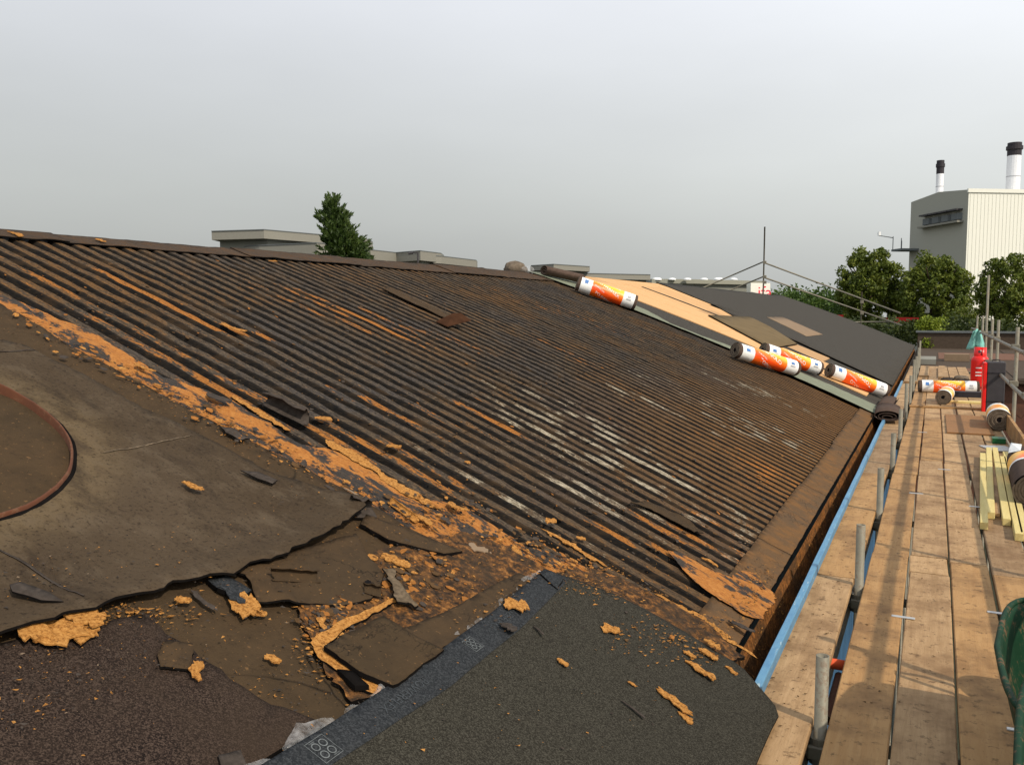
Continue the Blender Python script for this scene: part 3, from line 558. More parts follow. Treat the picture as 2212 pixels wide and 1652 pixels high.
def ringmesh(prof, jit=.0):
    vs = []; fs = []
    for k in range(n):
        t = 2*math.pi*k/n; w_ = 1+jit*fbm(math.cos(t)*3, math.sin(t)*3, 2)
        for (r_, z_) in prof:
            x_ = math.cos(t)*r_*w_; y_ = math.sin(t)*r_*w_; vs.append((x_, y_, zr(CX+x_)-zr(CX)-.05+z_+.004*fbm(x_*9, y_*9, 3)))
    m_ = len(prof)
    for k in range(n):
        for j in range(m_-1): a = k*m_+j; b = ((k+1) % n)*m_+j; fs.append((a, b, b+1, a+1))
    return vs, fs
v_, f_ = ringmesh([(.661, .015), (.663, .086), (.665, .089), (.670, .089), (.672, .084), (.674, .05)], .008); link('rim', mesh('rim', v_, f_, M['rusty'], True), ring)
v_, f_ = ringmesh([(.671, .078), (.678, .080), (.684, .077), (.69, .064)], .012); link('felt_collar', mesh('felt_collar', v_, f_, M['under'], True), ring)
vs = [(0, 0, .016-.05)]; fs = []
for r_ in (.2, .4, .661):
    for k in range(48): t = 2*math.pi*k/48; x_ = math.cos(t)*r_; y_ = math.sin(t)*r_; vs.append((x_, y_, zr(CX+x_)-zr(CX)-.05+.018+.004*fbm(x_*4, y_*4)))
for k in range(48):
    j = (k+1) % 48; fs.append((0, 1+k, 1+j))
    for q in range(2): fs.append((1+q*48+k, 1+(q+1)*48+k, 1+(q+1)*48+j, 1+q*48+j))
link('floor', mesh('floor', vs, fs, M['mud'], True), ring)
V, Fc, mi = surf([(CX+.60, CY+.12), (CX+.54, CY+.35), (CX+.30, CY+.56), (CX, CY+.635), (CX-.3, CY+.55), (CX-.50, CY+.38), (CX-.2, CY+.38), (CX+.05, CY+.34), (CX+.30, CY+.20)], lambda x, y: .027, .003, .05, .006, 41)  # shadow inside the rim, laid on the floor as a dark crescent sheet
link('floor_shadow', mesh('floor_shadow', [Vector(a)-ring.location for a in V], Fc, [M['rimshade'], M['under']], True, mi), ring)

# flap of thin felt below the torn edge
def flapoff(x, y):
    return .078+.020*abs(math.sin(x*9+fbm(x*3, y*3)*2))*max(0, fbm(x*3, y*5, 3)+.35)+.006*fbm(x*8, y*8)
loose('felt_flap', rpoly([(470, 1215), (560, 1208), (640, 1185), (720, 1160), (770, 1150), (790, 1190), (830, 1240), (815, 1275), (800, 1290), (740, 1300), (640, 1302), (560, 1298), (545, 1260), (530, 1235)], .085), flapoff, .007, ('slab', 'under'), 'smooth brown felt flap rucked up below the torn edge', 'roofing felt', .035, .006, 51.)
# small curled tongues of felt
def curl(name, u, v, L, W, R, ang, mat, label, turn=2.2, th=.004, cat='felt scrap', off=.055):
    """a scrap that lies on the roof at one side and rolls up at the other"""
    cx, cy = roofp(u, v, off); ca, sa = math.cos(ang), math.sin(ang); vs = []; fs = []; nu, nv = 16, 9
    prof = []; 
    for i in range(nu):
        t = i/(nu-1)
        if t < .4: prof.append((W*(t-.4), .0))
        else: a = (t-.4)/.6*turn; prof.append((R*math.sin(a), R*(1-math.cos(a))))
    for j in range(nv):
        s = (j/(nv-1)-.5)*L
        for i, (a, h) in enumerate(prof):
            q = 1+.25*fbm(j*.5, u*.1, 1); k = 1+.15*fbm(i*.4, v*.1, 2); a2 = a*q; s2 = s*k
            x_ = cx+a2*ca-s2*sa; y_ = cy+a2*sa+s2*ca; vs.append((x_, y_, zr(x_)+off+.004+h*q))
    m_ = nu*nv
    for j in range(nv-1):
        for i in range(nu-1): a = j*nu+i; fs.append((a, a+1, a+nu+1, a+nu))
    vs += [(a, b, c-th) for a, b, c in vs]; fs += [tuple(i+m_ for i in reversed(f)) for f in fs]
    for i in range(nu-1): fs.append((i+1, i, i+m_, i+1+m_)); b = (nv-1)*nu; fs.append((b+i, b+i+1, b+i+1+m_, b+i+m_))
    for j in range(nv-1): a = j*nu; fs.append((a, a+nu, a+nu+m_, a+m_)); b = a+nu-1; fs.append((b+nu, b, b+m_, b+nu+m_))
    return solo(name, vs, fs, M[mat], label, cat, None, True)
curl('felt_curl', 615, 895, .24, .05, .036, math.pi/2+.15, 'chipd', 'dark felt strip curled up from the ribs above the orange band', 3.6)
q_ = [roofp(942, 694, .05)+(.05,), roofp(966, 706, .05)+(.055,), roofp(1018, 712, .05)+(.14,), roofp(996, 703, .05)+(.165,), roofp(978, 700, .05)+(.15,)]
q_ = [(x_, y_, zr(x_)+h) for x_, y_, h in q_]
solo('felt_flap', q_+[(a, b, c-.006) for a, b, c in q_], [(0, 1, 2, 3, 4), (9, 8, 7, 6, 5)]+[(k, k+5, (k+1) % 5+5, (k+1) % 5) for k in range(5)], M['flapb'], 'rust brown pointed flap standing up in the middle of the ribs', 'felt scrap')
curl('felt_curl', 788, 1112, .10, .07, .035, 2.6, 'chipd', 'black curled lip at the pointed end of the torn felt sheet', 3.4, off=.075)
curl('felt_curl', 805, 1283, .06, .02, .016, 2.2, 'slab', 'pale curled end of the rucked brown flap', 2.8, off=.085)
curl('felt_curl', 640, 1254, .16, .02, .018, 2.6, 'slab', 'dark folded ruck on the brown flap', 3.0, off=.09)
curl('felt_curl', 868, 1107, .16, .02, .018, 1.4, 'chip', 'orange fibre strip standing on edge beside the torn sheet', 1.9, off=.05)

def frag(name, u, v, L, W, ang, mat, label, th=.006, off=.055, tilt=.0, cat='debris', group=None, zdeck=False):
    if zdeck: p = plane(u, v, ZD); cx, cy = p.x, p.y
    else: cx, cy = roofp(u, v, off)
    rr = random.Random(int(u*7+v)); m_ = 30; bend = rr.uniform(-1, 1) if L > 2.2*W else 0; ca, sa = math.cos(ang), math.sin(ang); vs = []; top = []; 
    for k in range(m_):
        t = 2*math.pi*k/m_; r_ = (1+.32*fbm(math.cos(t)*1.7+u, math.sin(t)*1.7, v*.1))*rr.uniform(.72, 1.18); a = math.copysign(abs(math.cos(t))**.75, math.cos(t))*L/2*(.8+.2*r_)*rr.uniform(.85, 1.05); b = math.copysign(abs(math.sin(t))**.6, math.sin(t))*W/2*r_+W*.7*bend*((a/L*2)**2-.3)+W*.35*fbm(a*40+u, v, 2); top.append((a, b))
    def z(x, y, a, b): base = ZD if zdeck else zr(x)+off; return base+th+tilt*(a+L/2)+.10*W*max(0, abs(2*b/W)-.5)*rr.uniform(.2, .7)+rr.uniform(0, .03)*min(W, .08)
    for (a, b) in top+[(p[0]*.5, p[1]*.5) for p in top]+[(0, 0)]:
        x_ = cx+a*ca-b*sa; y_ = cy+a*sa+b*ca; vs.append((x_, y_, z(x_, y_, a, b)))
    fs = []
    for k in range(m_):
        j = (k+1) % m_; fs.append((k, j, m_+j, m_+k)); fs.append((m_+k, m_+j, 2*m_))
    n_ = len(vs); vs += [(a, b, c-th) for a, b, c in vs]; fs += [tuple(i+n_ for i in reversed(f)) for f in fs]
    for k in range(m_): j = (k+1) % m_; fs.append((j, k, k+n_, j+n_))
    return solo(name, vs, fs, M[mat], label, cat, group, False)
FR = [  # u, v, length, width, angle, material, label, lift, tilt
    (1115, 1312, .10, .07, .6, 'chip', 'largest orange fibre chip, on the blue grey selvedge', .098, .15),
    (1100, 1360, .07, .05, -.5, 'chipd', 'dark crumpled scrap with an orange tip just below the selvedge chip', .098, .3),
    (855, 1215, .12, .06, .2, 'chip', 'pointed orange chip above the weathered grey strip', .07, .1),
    (530, 1312, .09, .11, .9, 'chip', 'thick orange slab fragment beside a dark stick', .07, .1),
    (560, 1325, .05, .03, .9, 'chip', 'small orange crumb touching the thick orange slab', .07, .0),
    (100, 1352, .11, .07, .3, 'chip', 'left piece in the orange fibre heap under the torn edge', .075, .05),
    (165, 1362, .12, .09, .9, 'chip', 'right piece in the orange fibre heap under the torn edge', .075, .08),
    (130, 1372, .14, .08, 1.4, 'chip', 'front piece in the orange fibre heap under the torn edge', .085, .05),
    (185, 1335, .11, .08, .2, 'chip', 'back piece in the orange fibre heap under the torn edge', .085, .1),
    (75, 1365, .08, .07, 1.1, 'chip', 'leftmost scrap of the orange fibre heap', .09, .0),
    (395, 1300, .05, .03, .4, 'chip', 'pale orange scrap tucked under the middle of the torn edge', .07, .2),
    (415, 1052, .09, .03, .1, 'chip', 'narrow orange chip alone on the grey felt sheet', .092, .1),
    (590, 1425, .05, .03, .2, 'chip', 'orange chip on the brown mud right of the coarse felt', .068, .1),
    (425, 1450, .07, .03, 2.2, 'chip', 'orange sliver on the coarse felt beside the square patch', .082, .1),
    (137, 962, .06, .03, .1, 'chip', 'pale chip against the right of the rusty rim inside', .03, .0),
    (690, 1150, .02, .02, .1, 'chip', 'tiny chip near the tip of the torn sheet', .09, .0),
    (1320, 1365, .08, .05, .7, 'chip', 'brown orange chip in the upper middle of the new felt', .094, .25),
    (1215, 1433, .05, .025, -.4, 'chip', 'small orange chip left of centre on the new felt', .094, .15),
    (1515, 1452, .13, .045, -.3, 'chip', 'long orange chip on the new felt nearest the gutter', .094, .12),
    (1455, 1518, .15, .04, -.35, 'chip', 'long ragged orange sliver low on the new felt', .094, .1),
    (1480, 1552, .06, .035, -.6, 'chip', 'orange chip at the lower end of the ragged sliver', .094, .1),
    (1366, 1478, .035, .015, -.2, 'chip', 'little pale oval chip in the middle of the new felt', .094, .1),
    (1370, 1535, .10, .012, -.3, 'chipd', 'dark twig like scrap low on the new felt', .094, .1),
    (1165, 1365, .07, .012, -.5, 'chipd', 'thin dark curl near the top of the new felt', .094, .2),
    (1580, 1530, .03, .03, .3, 'chipd', 'dark crumb on the new felt left of the gutter corner', .094, .1),
    (1540, 1395, .08, .045, -.3, 'chip', 'orange shard at the far right edge of the new felt', .094, .2),
    (1490, 1415, .05, .03, .2, 'chip', 'crumbly orange shard left of the far right edge shard', .094, .1),
    (1530, 1415, .08, .04, -.2, 'chip', 'pale flaked shard in front of the far right edge shard', .094, .1),
    (1580, 1450, .06, .025, -.5, 'chip', 'splinter lying where the new felt meets the gutter', .094, .1),
    (1600, 1360, .14, .04, -.3, 'chipd', 'black felt scrap folded over at the foot of the orange eaves patch', .05, .3),
    (1395, 735, .04, .02, 0, 'chipd', 'dark scrap on the green primer strip', .066, .0),
    (985, 1100, .12, .05, -.3, 'chip', 'flat orange flake lying on the striped fibreboard', .055, .25),
    (915, 1127, .12, .04, -.2, 'chip', 'pale orange flake beside the strip standing on edge', .055, .15),
    (1010, 1000, .03, .03, 0, 'chip', 'orange crumb on the ribs above the fibreboard', .045, .2),
    (1110, 1195, .07, .07, .7, 'chip', 'upright looking orange flake right of the white flakes', .055, .2),
    (1025, 1185, .12, .05, .2, 'pale', 'torn white flake where the mud meets the fibreboard', .06, .1),
    (1050, 1195, .05, .03, .9, 'pale', 'small white flake beside the torn white one', .06, .1),
    (1535, 1216, .10, .03, -.2, 'chip', 'oval orange flake on the ribs near the eaves patch', .045, .1),
    (1690, 985, .02, .02, 0, 'chip', 'small flake near the far eaves', .045, .1),
    (1255, 1165, .05, .03, .4, 'chip', 'orange flake in the second trough from the fibreboard', .045, .2),
    (1225, 1175, .05, .035, .3, 'chip', 'rounded orange flake left of the second trough flake', .045, .2),
    (1190, 1130, .06, .04, .9, 'chip', 'tilted orange flake on the third rib from the fibreboard', .045, .4),
    (500, 712, .20, .05, 0, 'chip', 'orange strip lifting off the upper left ribs', .045, .15),
    (470, 865, .16, .05, .1, 'chipd', 'black torn scrap lying on the left of the orange band', .055, .2),
    (310, 800, .14, .03, 0, 'chip', 'pale flake raised at the left of the orange band', .055, .2),
    (195, 820, .03, .02, 0, 'chip', 'lone pale flake on the mud left of the orange band', .06, .0),
    (36, 507, .12, .05, 0, 'chip', 'orange chip on the ridge capping at the far left', .065, .0),
    (218, 520, .08, .05, .5, 'chip', 'orange chip on the second length of ridge capping', .065, .0),
    (590, 567, .08, .06, .4, 'chip', 'bright chip just under the ridge capping below the grey building', .05, .3),
    (700, 910, .10, .05, .3, 'chip', 'crumpled chip right of the curled dark strip', .05, .3),
    (850, 970, .08, .05, .3, 'chip', 'flake standing in the trough before the fibreboard joint', .045, .4),
    (770, 1070, .14, .012, 0, 'pale', 'thin white splinter along the mud edge', .058, .05),
    (440, 1300, .12, .02, -.1, 'chipd', 'dark stick beside the thick orange slab', .068, .05),
    (500, 1280, .12, .04, -.3, 'selv', 'grey white flecked felt scrap under the torn edge', .078, .0),
    (800, 1262, .04, .03, 0, 'rollcore', 'small black hole like scrap on the brown flap', .095, .0)]
for (u, v, L, W, a, mt, lb, of, ti) in FR:
    frag('felt_scrap' if mt in ('chipd', 'selv', 'rollcore') else ('white_flake' if mt == 'pale' else 'fibre_chip'), u, v, L, W, a, mt, lb, .0045 if W > .02 else .0025, of, ti*.8)
# weathered strip, black stick and patches
loose('weathered_strip', rpoly([(832, 1232), (850, 1228), (862, 1250), (895, 1300), (900, 1305), (862, 1310), (848, 1270)], .09), lambda x, y: .098+.012*fbm(x*22, y*22), .008, ('grey', 'under'), 'weathered grey bark like strip lying in the scraped channel', 'debris', .012, .014, 61.)
loose('felt_patch', rpoly([(20, 1268), (45, 1262), (110, 1285), (138, 1303), (90, 1300), (25, 1282)], .10), lambda x, y: .108, .006, ('chipd', 'under'), 'dark pointed felt patch on the lower left of the torn sheet', 'felt scrap', .03, .004, 62.)
loose('felt_patch', rpoly([(350, 1385), (415, 1388), (420, 1410), (410, 1447), (345, 1440), (340, 1410)], .08), lambda x, y: .082+.003*fbm(x*20, y*20), .006, ('slab', 'under'), 'brown square patch stuck on the coarse felt', 'felt scrap', .02, .006, 63.)
loose('felt_patch', rpoly([(470, 1630), (520, 1620), (535, 1665), (480, 1670)], .08), lambda x, y: .082, .006, ('chipd', 'under'), 'dark patch at the bottom edge of the coarse felt', 'felt scrap', .02, .006, 64.)
loose('felt_patch', rpoly([(520, 1016), (560, 1020), (600, 1037), (590, 1045), (560, 1035)], .09), lambda x, y: .092, .004, ('chipd', 'under'), 'narrow dark patch high on the grey sheet near the orange band', 'felt scrap', .02, .004, 65.)
loose('felt_patch', rpoly([(475, 920), (500, 925), (540, 950), (520, 952), (490, 938)], .07), lambda x, y: .075+.01*fbm(x*20, y*20), .005, ('chipd', 'under'), 'black torn patch on the mud beside the orange band', 'felt scrap', .02, .005, 66.)
# split felt edges on the ribs
loose('felt_blister', rpoly([(1360, 1085), (1420, 1105), (1500, 1150), (1520, 1150), (1480, 1118), (1400, 1082)], .05), lambda x, y: .052+.012*fbm(x*6, y*20, 1), .004, ('slab', 'under'), 'split ridge of felt lifting from the lower ribs', 'roofing felt', .03, .004, 67.)
loose('felt_blister', rpoly([(826, 625), (842, 622), (990, 690), (970, 692), (900, 660)], .05), lambda x, y: .058+.008*fbm(x*6, y*20, 1), .008, ('slab', 'under'), 'long brown strip of felt running up to the rust brown flap', 'roofing felt', .03, .004, 68.)

# ------------------------------------------------------------------ new felt laid over the eaves
nf = empty('new_felt', (-1.0, 2.4, zr(-1.0)+.09), 'smooth new felt length over the eaves, with a blue grey selvedge on its left', 'roofing felt')
def zf2(x): return zr(x) if x < XE else zr(XE)-.30*(x-XE)-.35*(x-XE)**2
def nfo(x, y): return .090+.006*fbm(x*1.5, y*1.2, 5)+.006*math.exp(-((x+.52)/.05)**2)
A = roofp(1190, 1258, .09); B = roofp(1400, 1322, .09)
xl = -1.49; bow = lambda y: .05*math.sin((y-1)*1.25)
nfp = [(xl+bow(y)+.0, y) for y in (0.2, .8, 1.3, 1.8, 2.3, 2.8, 3.2, 3.36)]
edge = [(-1.36, 3.43), (-1.22, 3.50), (-1.08, 3.53), (-.90, 3.545), (-.70, 3.53), (-.65, 3.505), (-.50, 3.345), (-.478, 3.29), (-.485, 3.15), (-.53, .2)]
P = nfp[::-1]; P = list(reversed(nfp+edge))
V, Fc, mi = surf(P, nfo, .006, .06, .001, 71., zf2); link('felt', mesh('felt', [Vector(a)-nf.location for a in V], Fc, [M['newfelt'], M['under']], True, mi), nf)
Ps = [(xl+bow(y)+.001, y) for y in (.25, .8, 1.3, 1.8, 2.3, 2.8, 3.2, 3.35)]; Pr = [(a+.105+.01*math.sin(y*3), y+(.05 if y > 3 else 0)) for a, y in Ps]
V, Fc, mi = surf(list(reversed(Ps+Pr[::-1])), lambda x, y: nfo(x, y)+.0025, .002, .03, .0005, 72., zf2); link('selvedge', mesh('selvedge', [Vector(a)-nf.location for a in V], Fc, [M['selv'], M['selv']], True, mi), nf)
# printed emblem and lettering on the selvedge (thin raised print)
def print_quad(cx, cy, pts_loops, name):
    vs = []; fs = []
    for lp in pts_loops:
        o = len(vs); m_ = len(lp)//2
        for (a, b) in lp: x_ = cx+a; y_ = cy+b; vs.append(Vector((x_, y_, zf2(x_)+nfo(x_, y_)+.0045))-nf.location)
        for k in range(m_): j = (k+1) % m_; fs.append((o+k, o+j, o+m_+j, o+m_+k))
    return vs, fs
def ringloop(cx, cy, r0, r1, m_=14): return [(cx+r0*math.cos(2*math.pi*k/m_), cy+r0*math.sin(2*math.pi*k/m_)) for k in range(m_)]+[(cx+r1*math.cos(2*math.pi*k/m_), cy+r1*math.sin(2*math.pi*k/m_)) for k in range(m_)]
def sq(h, w_): return [(-h, -h), (h, -h), (h, h), (-h, h), (-h+w_, -h+w_), (h-w_, -h+w_), (h-w_, h-w_), (-h+w_, h-w_)]
for (cy, s) in ((1.745, 1.0), (2.55, .8)):
    cx = xl+bow(cy)+.052
    L_ = [sq(.036*s, .0016)]+[ringloop(a*s, b*s, .0095*s, .0128*s) for a in (-.0145, .0145) for b in (-.0145, .0145)]
    L_ += [[(a*s-.0015, b*s-.01), (a*s+.001, b*s-.01), (a*s+.001, b*s+.01), (a*s-.0015, b*s+.01), (a*s-.001, b*s-.009), (a*s, b*s-.009), (a*s, b*s+.009), (a*s-.001, b*s+.009)] for a, b in ((-.03, -.0145), (.03, .0145))]
    v_, f_ = print_quad(cx, cy, L_, 'emblem'); link('emblem', mesh('emblem', v_, f_, M['print']), nf)
def text_mesh(s, size):
    cu = bpy.data.curves.new('t', 'FONT'); cu.body = s; cu.size = size; cu.align_x = 'CENTER'; cu.align_y = 'CENTER'; cu.resolution_u = 2
    o = bpy.data.objects.new('t', cu); COL.objects.link(o); bpy.context.view_layer.update()
    me = bpy.data.meshes.new_from_object(o.evaluated_get(bpy.context.evaluated_depsgraph_get())); 
    vs = [v.co.copy() for v in me.vertices]; fs = [tuple(p.vertices) for p in me.polygons]
    COL.objects.unlink(o); bpy.data.objects.remove(o); bpy.data.curves.remove(cu); bpy.data.meshes.remove(me); return vs, fs
for (cy, st) in ((2.12, 'POWERFLEX'), (2.85, 'POWERFLEX')):
    tv, tf = text_mesh(st, .042); cx = xl+bow(cy)+.05; vs = []
    for q in tv: x_ = cx+q.y; y_ = cy-q.x; vs.append(Vector((x_, y_, zf2(x_)+nfo(x_, y_)+.0045))-nf.location)
    link('lettering', mesh('lettering', vs, tf, M['print2']), nf)
# clear backing film frilling out along the selvedge
rr = random.Random(5); k = 0
for (y0, y1, w_) in [(1.45, 1.62, .03), (1.66, 1.86, .045), (1.9, 1.97, .02), (2.02, 2.2, .022), (2.24, 2.42, .028), (2.45, 2.75, .022), (2.85, 3.02, .02), (3.05, 3.32, .03)]:
    m_ = 9; vs = []; fs = []
    for j in range(m_):
        t = j/(m_-1); y_ = y0+(y1-y0)*t; ww = w_*math.sin(math.pi*(.08+.84*t))*(1+.4*fbm(y_*30, 2)); xx = xl+bow(y_)
        for q in (-.012, .4*ww, ww): x_ = xx-q; vs.append(Vector((x_, y_, zr(x_)+.082+(.010*rr.random() if q > 0 else -.004)))-nf.location)
    for j in range(m_-1):
        for q in range(2): a = j*3+q; fs.append((a, a+1, a+4, a+3))
    link('backing_film', mesh('backing_film', vs, fs, M['film'], False), nf)

# ------------------------------------------------------------------ crumbs nobody could count
for kk, (xl_, ya, yb) in enumerate([(roofp(1220, 812, .04)[0], 4.6, YS-.4), (roofp(800, 985, .04)[0], 3.5, 8.2)]):
    vv = []; ff = []; y = ya; k = 0
    while y < yb:
        yc = 2.93+round((y-2.93)/PIT)*PIT
        for dy, h in ((-.03, .037), (.03, .037)):
            for dx in (0, .007): vv.append((xl_+dx+.006*fbm(yc*3, kk), yc+dy, zr(xl_)+h+.003))
        o = k*4; ff.append((o, o+1, o+3, o+2)); k += 1; y = yc+PIT
    o = bpart('lap_joint', vv, ff, M['under']); o['kind'] = 'stuff'
rr = random.Random(21); vs = []; fs = []; mi = []
def crumb(x, y, z, s, m_):
    o = len(vs)
    for a in range(4): vs.append((x+rr.uniform(-s, s)*1.4, y+rr.uniform(-s, s), z+rr.uniform(0, s*.7)))
    fs.extend([(o, o+1, o+2), (o, o+2, o+3), (o, o+3, o+1), (o+1, o+3, o+2)]); mi.extend([m_]*4)
for i in range(7000):
    u = rr.uniform(0, 1650); v = rr.uniform(620, 1652); x_, y_ = roofp(u, v, .05)
    if x_ > -.76 or y_ > 9 or (math.hypot(x_-CX, y_-CY) < CR): continue
    if y_ > 3.6 and rr.random() < .7: continue
    on_new = x_ > -1.47 and y_ < 3.5
    if on_new and rr.random() < .8: continue
    z = zr(x_)+(.094 if on_new else (.036 if y_ > 3.3 else .06)); 
    if not on_new and y_ < 3 and dist_low(x_, y_) < .3: z = zr(x_)+.09
    crumb(x_, y_, z, rr.choice([.002, .003, .003, .004, .007]), rr.choice([0, 0, 1, 1, 1, 2 if rr.random() < .25 else 1]))
for i in range(4200):   # thick litter along the orange band, the scraped channel and the eaves corner
    u, v, su, sv = rr.choice([(1000, 1200, 90, 35), (850, 1270, 80, 35), (1250, 1240, 120, 30), (1500, 1370, 90, 35), (1560, 1430, 50, 20), (720, 1340, 60, 40), (600, 960, 260, 60), (1640, 1300, 40, 60), (1320, 1280, 90, 30), (980, 1300, 120, 60), (700, 1400, 60, 60), (300, 1330, 120, 20), (1450, 1400, 120, 40)])
    if su == 260: q = rr.gauss(0, 1); u, v = 420+q*180, 890+q*95+rr.gauss(0, 14)
    else: u = rr.gauss(u, su*.6); v = rr.gauss(v, sv*.6)
    x_, y_ = roofp(u, v, .06)
    if x_ > -.75 or y_ > 6: continue
    on_new = x_ > -1.5 and y_ < 3.5; crumb(x_, y_, zr(x_)+(.094 if on_new else .064), rr.choice([.003, .004, .006, .009]), rr.choice([0, 0, 0, 1]))
def flake(x, y, z, s, m_):
    o = len(vs); k = rr.choice([5, 6, 7]); ph = rr.uniform(0, 6.3); tx, ty = rr.gauss(0, .10), rr.gauss(0, .10); el = rr.uniform(.35, 1); ro = rr.uniform(0, 3.14)
    for a in range(k):
        t = ph+2*math.pi*a/k; q = s*rr.uniform(.6, 1.2); a_, b_ = q*math.cos(t), q*el*math.sin(t); a_, b_ = a_*math.cos(ro)-b_*math.sin(ro), a_*math.sin(ro)+b_*math.cos(ro)
        vs.append((x+a_, y+b_, z+.003+a_*tx+b_*ty+abs(s*.3*max(tx, ty))-.42*a_))
    for a in range(k): vs.append((vs[o+a][0], vs[o+a][1], vs[o+a][2]-.0018))
    fs.append(tuple(range(o, o+k))); mi.append(m_)
    for a in range(k): b_ = (a+1) % k; fs.append((o+a, o+k+a, o+k+b_, o+b_)); mi.append(m_)
for i in range(1900):
    u, v, su, sv = rr.choice([(1000, 1215, 110, 40), (860, 1260, 90, 45), (1250, 1235, 120, 30), (1480, 1365, 90, 35), (1570, 1420, 50, 25), (720, 1340, 50, 45), (600, 960, 260, 60), (600, 960, 260, 60), (960, 1110, 120, 40), (1640, 1280, 40, 60), (1100, 1180, 110, 30), (750, 1280, 60, 30)])
    if su == 260: q = rr.uniform(-2.2, 2.6); u, v = 420+q*180, 880+q*92+rr.gauss(0, 16)
    else: u = rr.gauss(u, su*.6); v = rr.gauss(v, sv*.6)
    x_, y_ = roofp(u, v, .06)
    if x_ > -.75 or y_ > 6: continue
    on_new = x_ > -1.5 and y_ < 3.5
    if on_new and rr.random() < .85: continue
    flake(x_, y_, zr(x_)+(.094 if on_new else (.056 if y_ > 3 else .072)), rr.choice([.004, .005, .006, .008, .010, .014, .022])*(.5 if y_ > 3.7 else 1), rr.choice([0, 4, 4, 1, 1, 3, 3]))
for i in range(1300):   # bits caught on the ribs
    u = rr.uniform(0, 1750); v = rr.uniform(560, 1300); x_, y_ = roofp(u, v, .034)
    if x_ > -.95 or y_ > 9 or y_ < 3.2: continue
    flake(x_, y_, zr(x_)+.034, rr.choice([.004, .006, .009, .016]), rr.choice([4, 1, 1, 3, 3, 3, 1]))
solo('roof_crumbs', vs, fs, [M['chip'], M['chipd'], M['pale'], M['mudbit'], M['chipo']], 'scattered crumbs of fibre and felt over the near roof', 'debris', None, False, mi, 'stuff')

# ================================================================== SCAFFOLD
sc = empty('scaffold', (.2, 10, -6.5), 'tube scaffold walkway of wooden boards running along the gutter', 'scaffold')
def spart(name, vs, fs, mats, mi=None, smooth=False, label=None, loc=None):
    loc = Vector(loc) if loc is not None else sc.location
    o = link(name, mesh(name, [Vector(v)-loc for v in vs], fs, mats, smooth, mi), sc, loc-sc.location)
    if label: o['label'] = label
    return o
rowsB = [(-.580, -.362, .0), (-.309, -.098, .0), (-.084, .128, .0), (.141, .346, .0), (.362, .575, 0), (.592, .82, 0)]
st = [[-1.2, 2.94, 5.3, 8.9, 12.4, 16.3, 20.2, 24.1, 27.0], [-1.9, 2.0, 5.95, 9.0, 12.9, 16.8, 20.7, 24.6, 27.3], [-2.2, 1.7, 5.6, 5.98, 9.9, 13.8, 17.7, 21.6, 25.5, 27.2], [-1.5, 2.4, 5.92, 9.8, 13.7, 17.6, 21.5, 25.4, 27.5], [-2.6, 1.3, 5.0, 5.75, 9.6, 13.5, 17.4, 21.3, 25.2, 27], [-1.8, 2.2, 6.1, 10.0, 13.9, 17.8, 21.7, 27.1]]
rr = random.Random(9)
def board(x0, x1, y0, y1, zt, mat, th=.038):
    w_ = x1-x0; c = ((x0+x1)/2, (y0+y1)/2, zt-th); sk = rr.uniform(-.004, .004); vs, fs = [], []
    ny = max(2, int((y1-y0)/.25)); prof = [(-w_/2, 0), (-w_/2, th-.005), (-w_/2+.005, th), (0, th-.0008), (w_/2-.005, th), (w_/2, th-.005), (w_/2, 0)]
    for j in range(ny+1):
        y = y0+(y1-y0)*j/ny
        for (a, b) in prof: vs.append((a+sk*(j/ny-.5)*2+.0015*fbm(y*1.5, a*20, c[0]*9), y-c[1], b+.0015*fbm(y*.8, 3, c[0]*5)))
    for j in range(ny):
        for k in range(6): a = j*7+k; fs.append((a, a+7, a+8, a+1))
        a = j*7; fs.append((a, a+6, a+13, a+7))
    fs.append(tuple(range(7))); fs.append(tuple(range(len(vs)-1, len(vs)-8, -1)))
    o = link('scaffold_board', mesh('scaffold_board', vs, [tuple(reversed(f)) for f in fs], [M[mat]]), sc, Vector(c)-sc.location); return o
for r_, (x0, x1, _) in enumerate(rowsB):
    ss = st[r_]
    for a, b in zip(ss[:-1], ss[1:]):
        dx = rr.uniform(-.004, .004); board(x0+dx, x1+dx, a+.004, b-.004, ZD+rr.uniform(-.003, .003), 'board2' if (r_ == 1 or rr.random() < .25) else 'board')
# lengths of board that overlap at the far end
board(-.3, -.08, 22.6, 26.5, ZD+.04, 'board'); board(.12, .34, 22.3, 26.2, ZD+.04, 'board')
rr2 = random.Random(31); dv = []; df = []
for i in range(700):
    x_, y_ = rr2.choice([(-.47, 4.2), (-.2, 4.5), (0, 5.5), (-.47, 3.3), (-.45, 6.5), (.2, 7), (-.1, 9)]); x_ += rr2.gauss(0, .07); y_ += rr2.gauss(0, .9)
    if (-.362 < x_ < -.30) or x_ < -.575: continue
    q = rr2.choice([.002, .003, .004, .007]); o = len(dv)
    for a in range(4): dv.append((x_+rr2.uniform(-q, q)*1.5, y_+rr2.uniform(-q, q), ZD+.003+rr2.uniform(0, q*.6)))
    df += [(o, o+1, o+2), (o, o+2, o+3), (o, o+3, o+1), (o+1, o+3, o+2)]
o = spart('litter', dv, df, M['mudbit']); o['kind'] = 'stuff'
# metal clips that join neighbouring boards
for (x_, y_) in [(-.09, 4.72), (-.09, 8.05), (.352, 5.0), (.352, 7.7), (.135, 9.4), (-.09, 12.2), (.35, 3.6)]:
    v_, f_ = bbox_(x_-.055, x_+.055, y_-.012, y_+.012, ZD+.001, ZD+.006, .002); spart('board_clip', v_, f_, M['steel'])
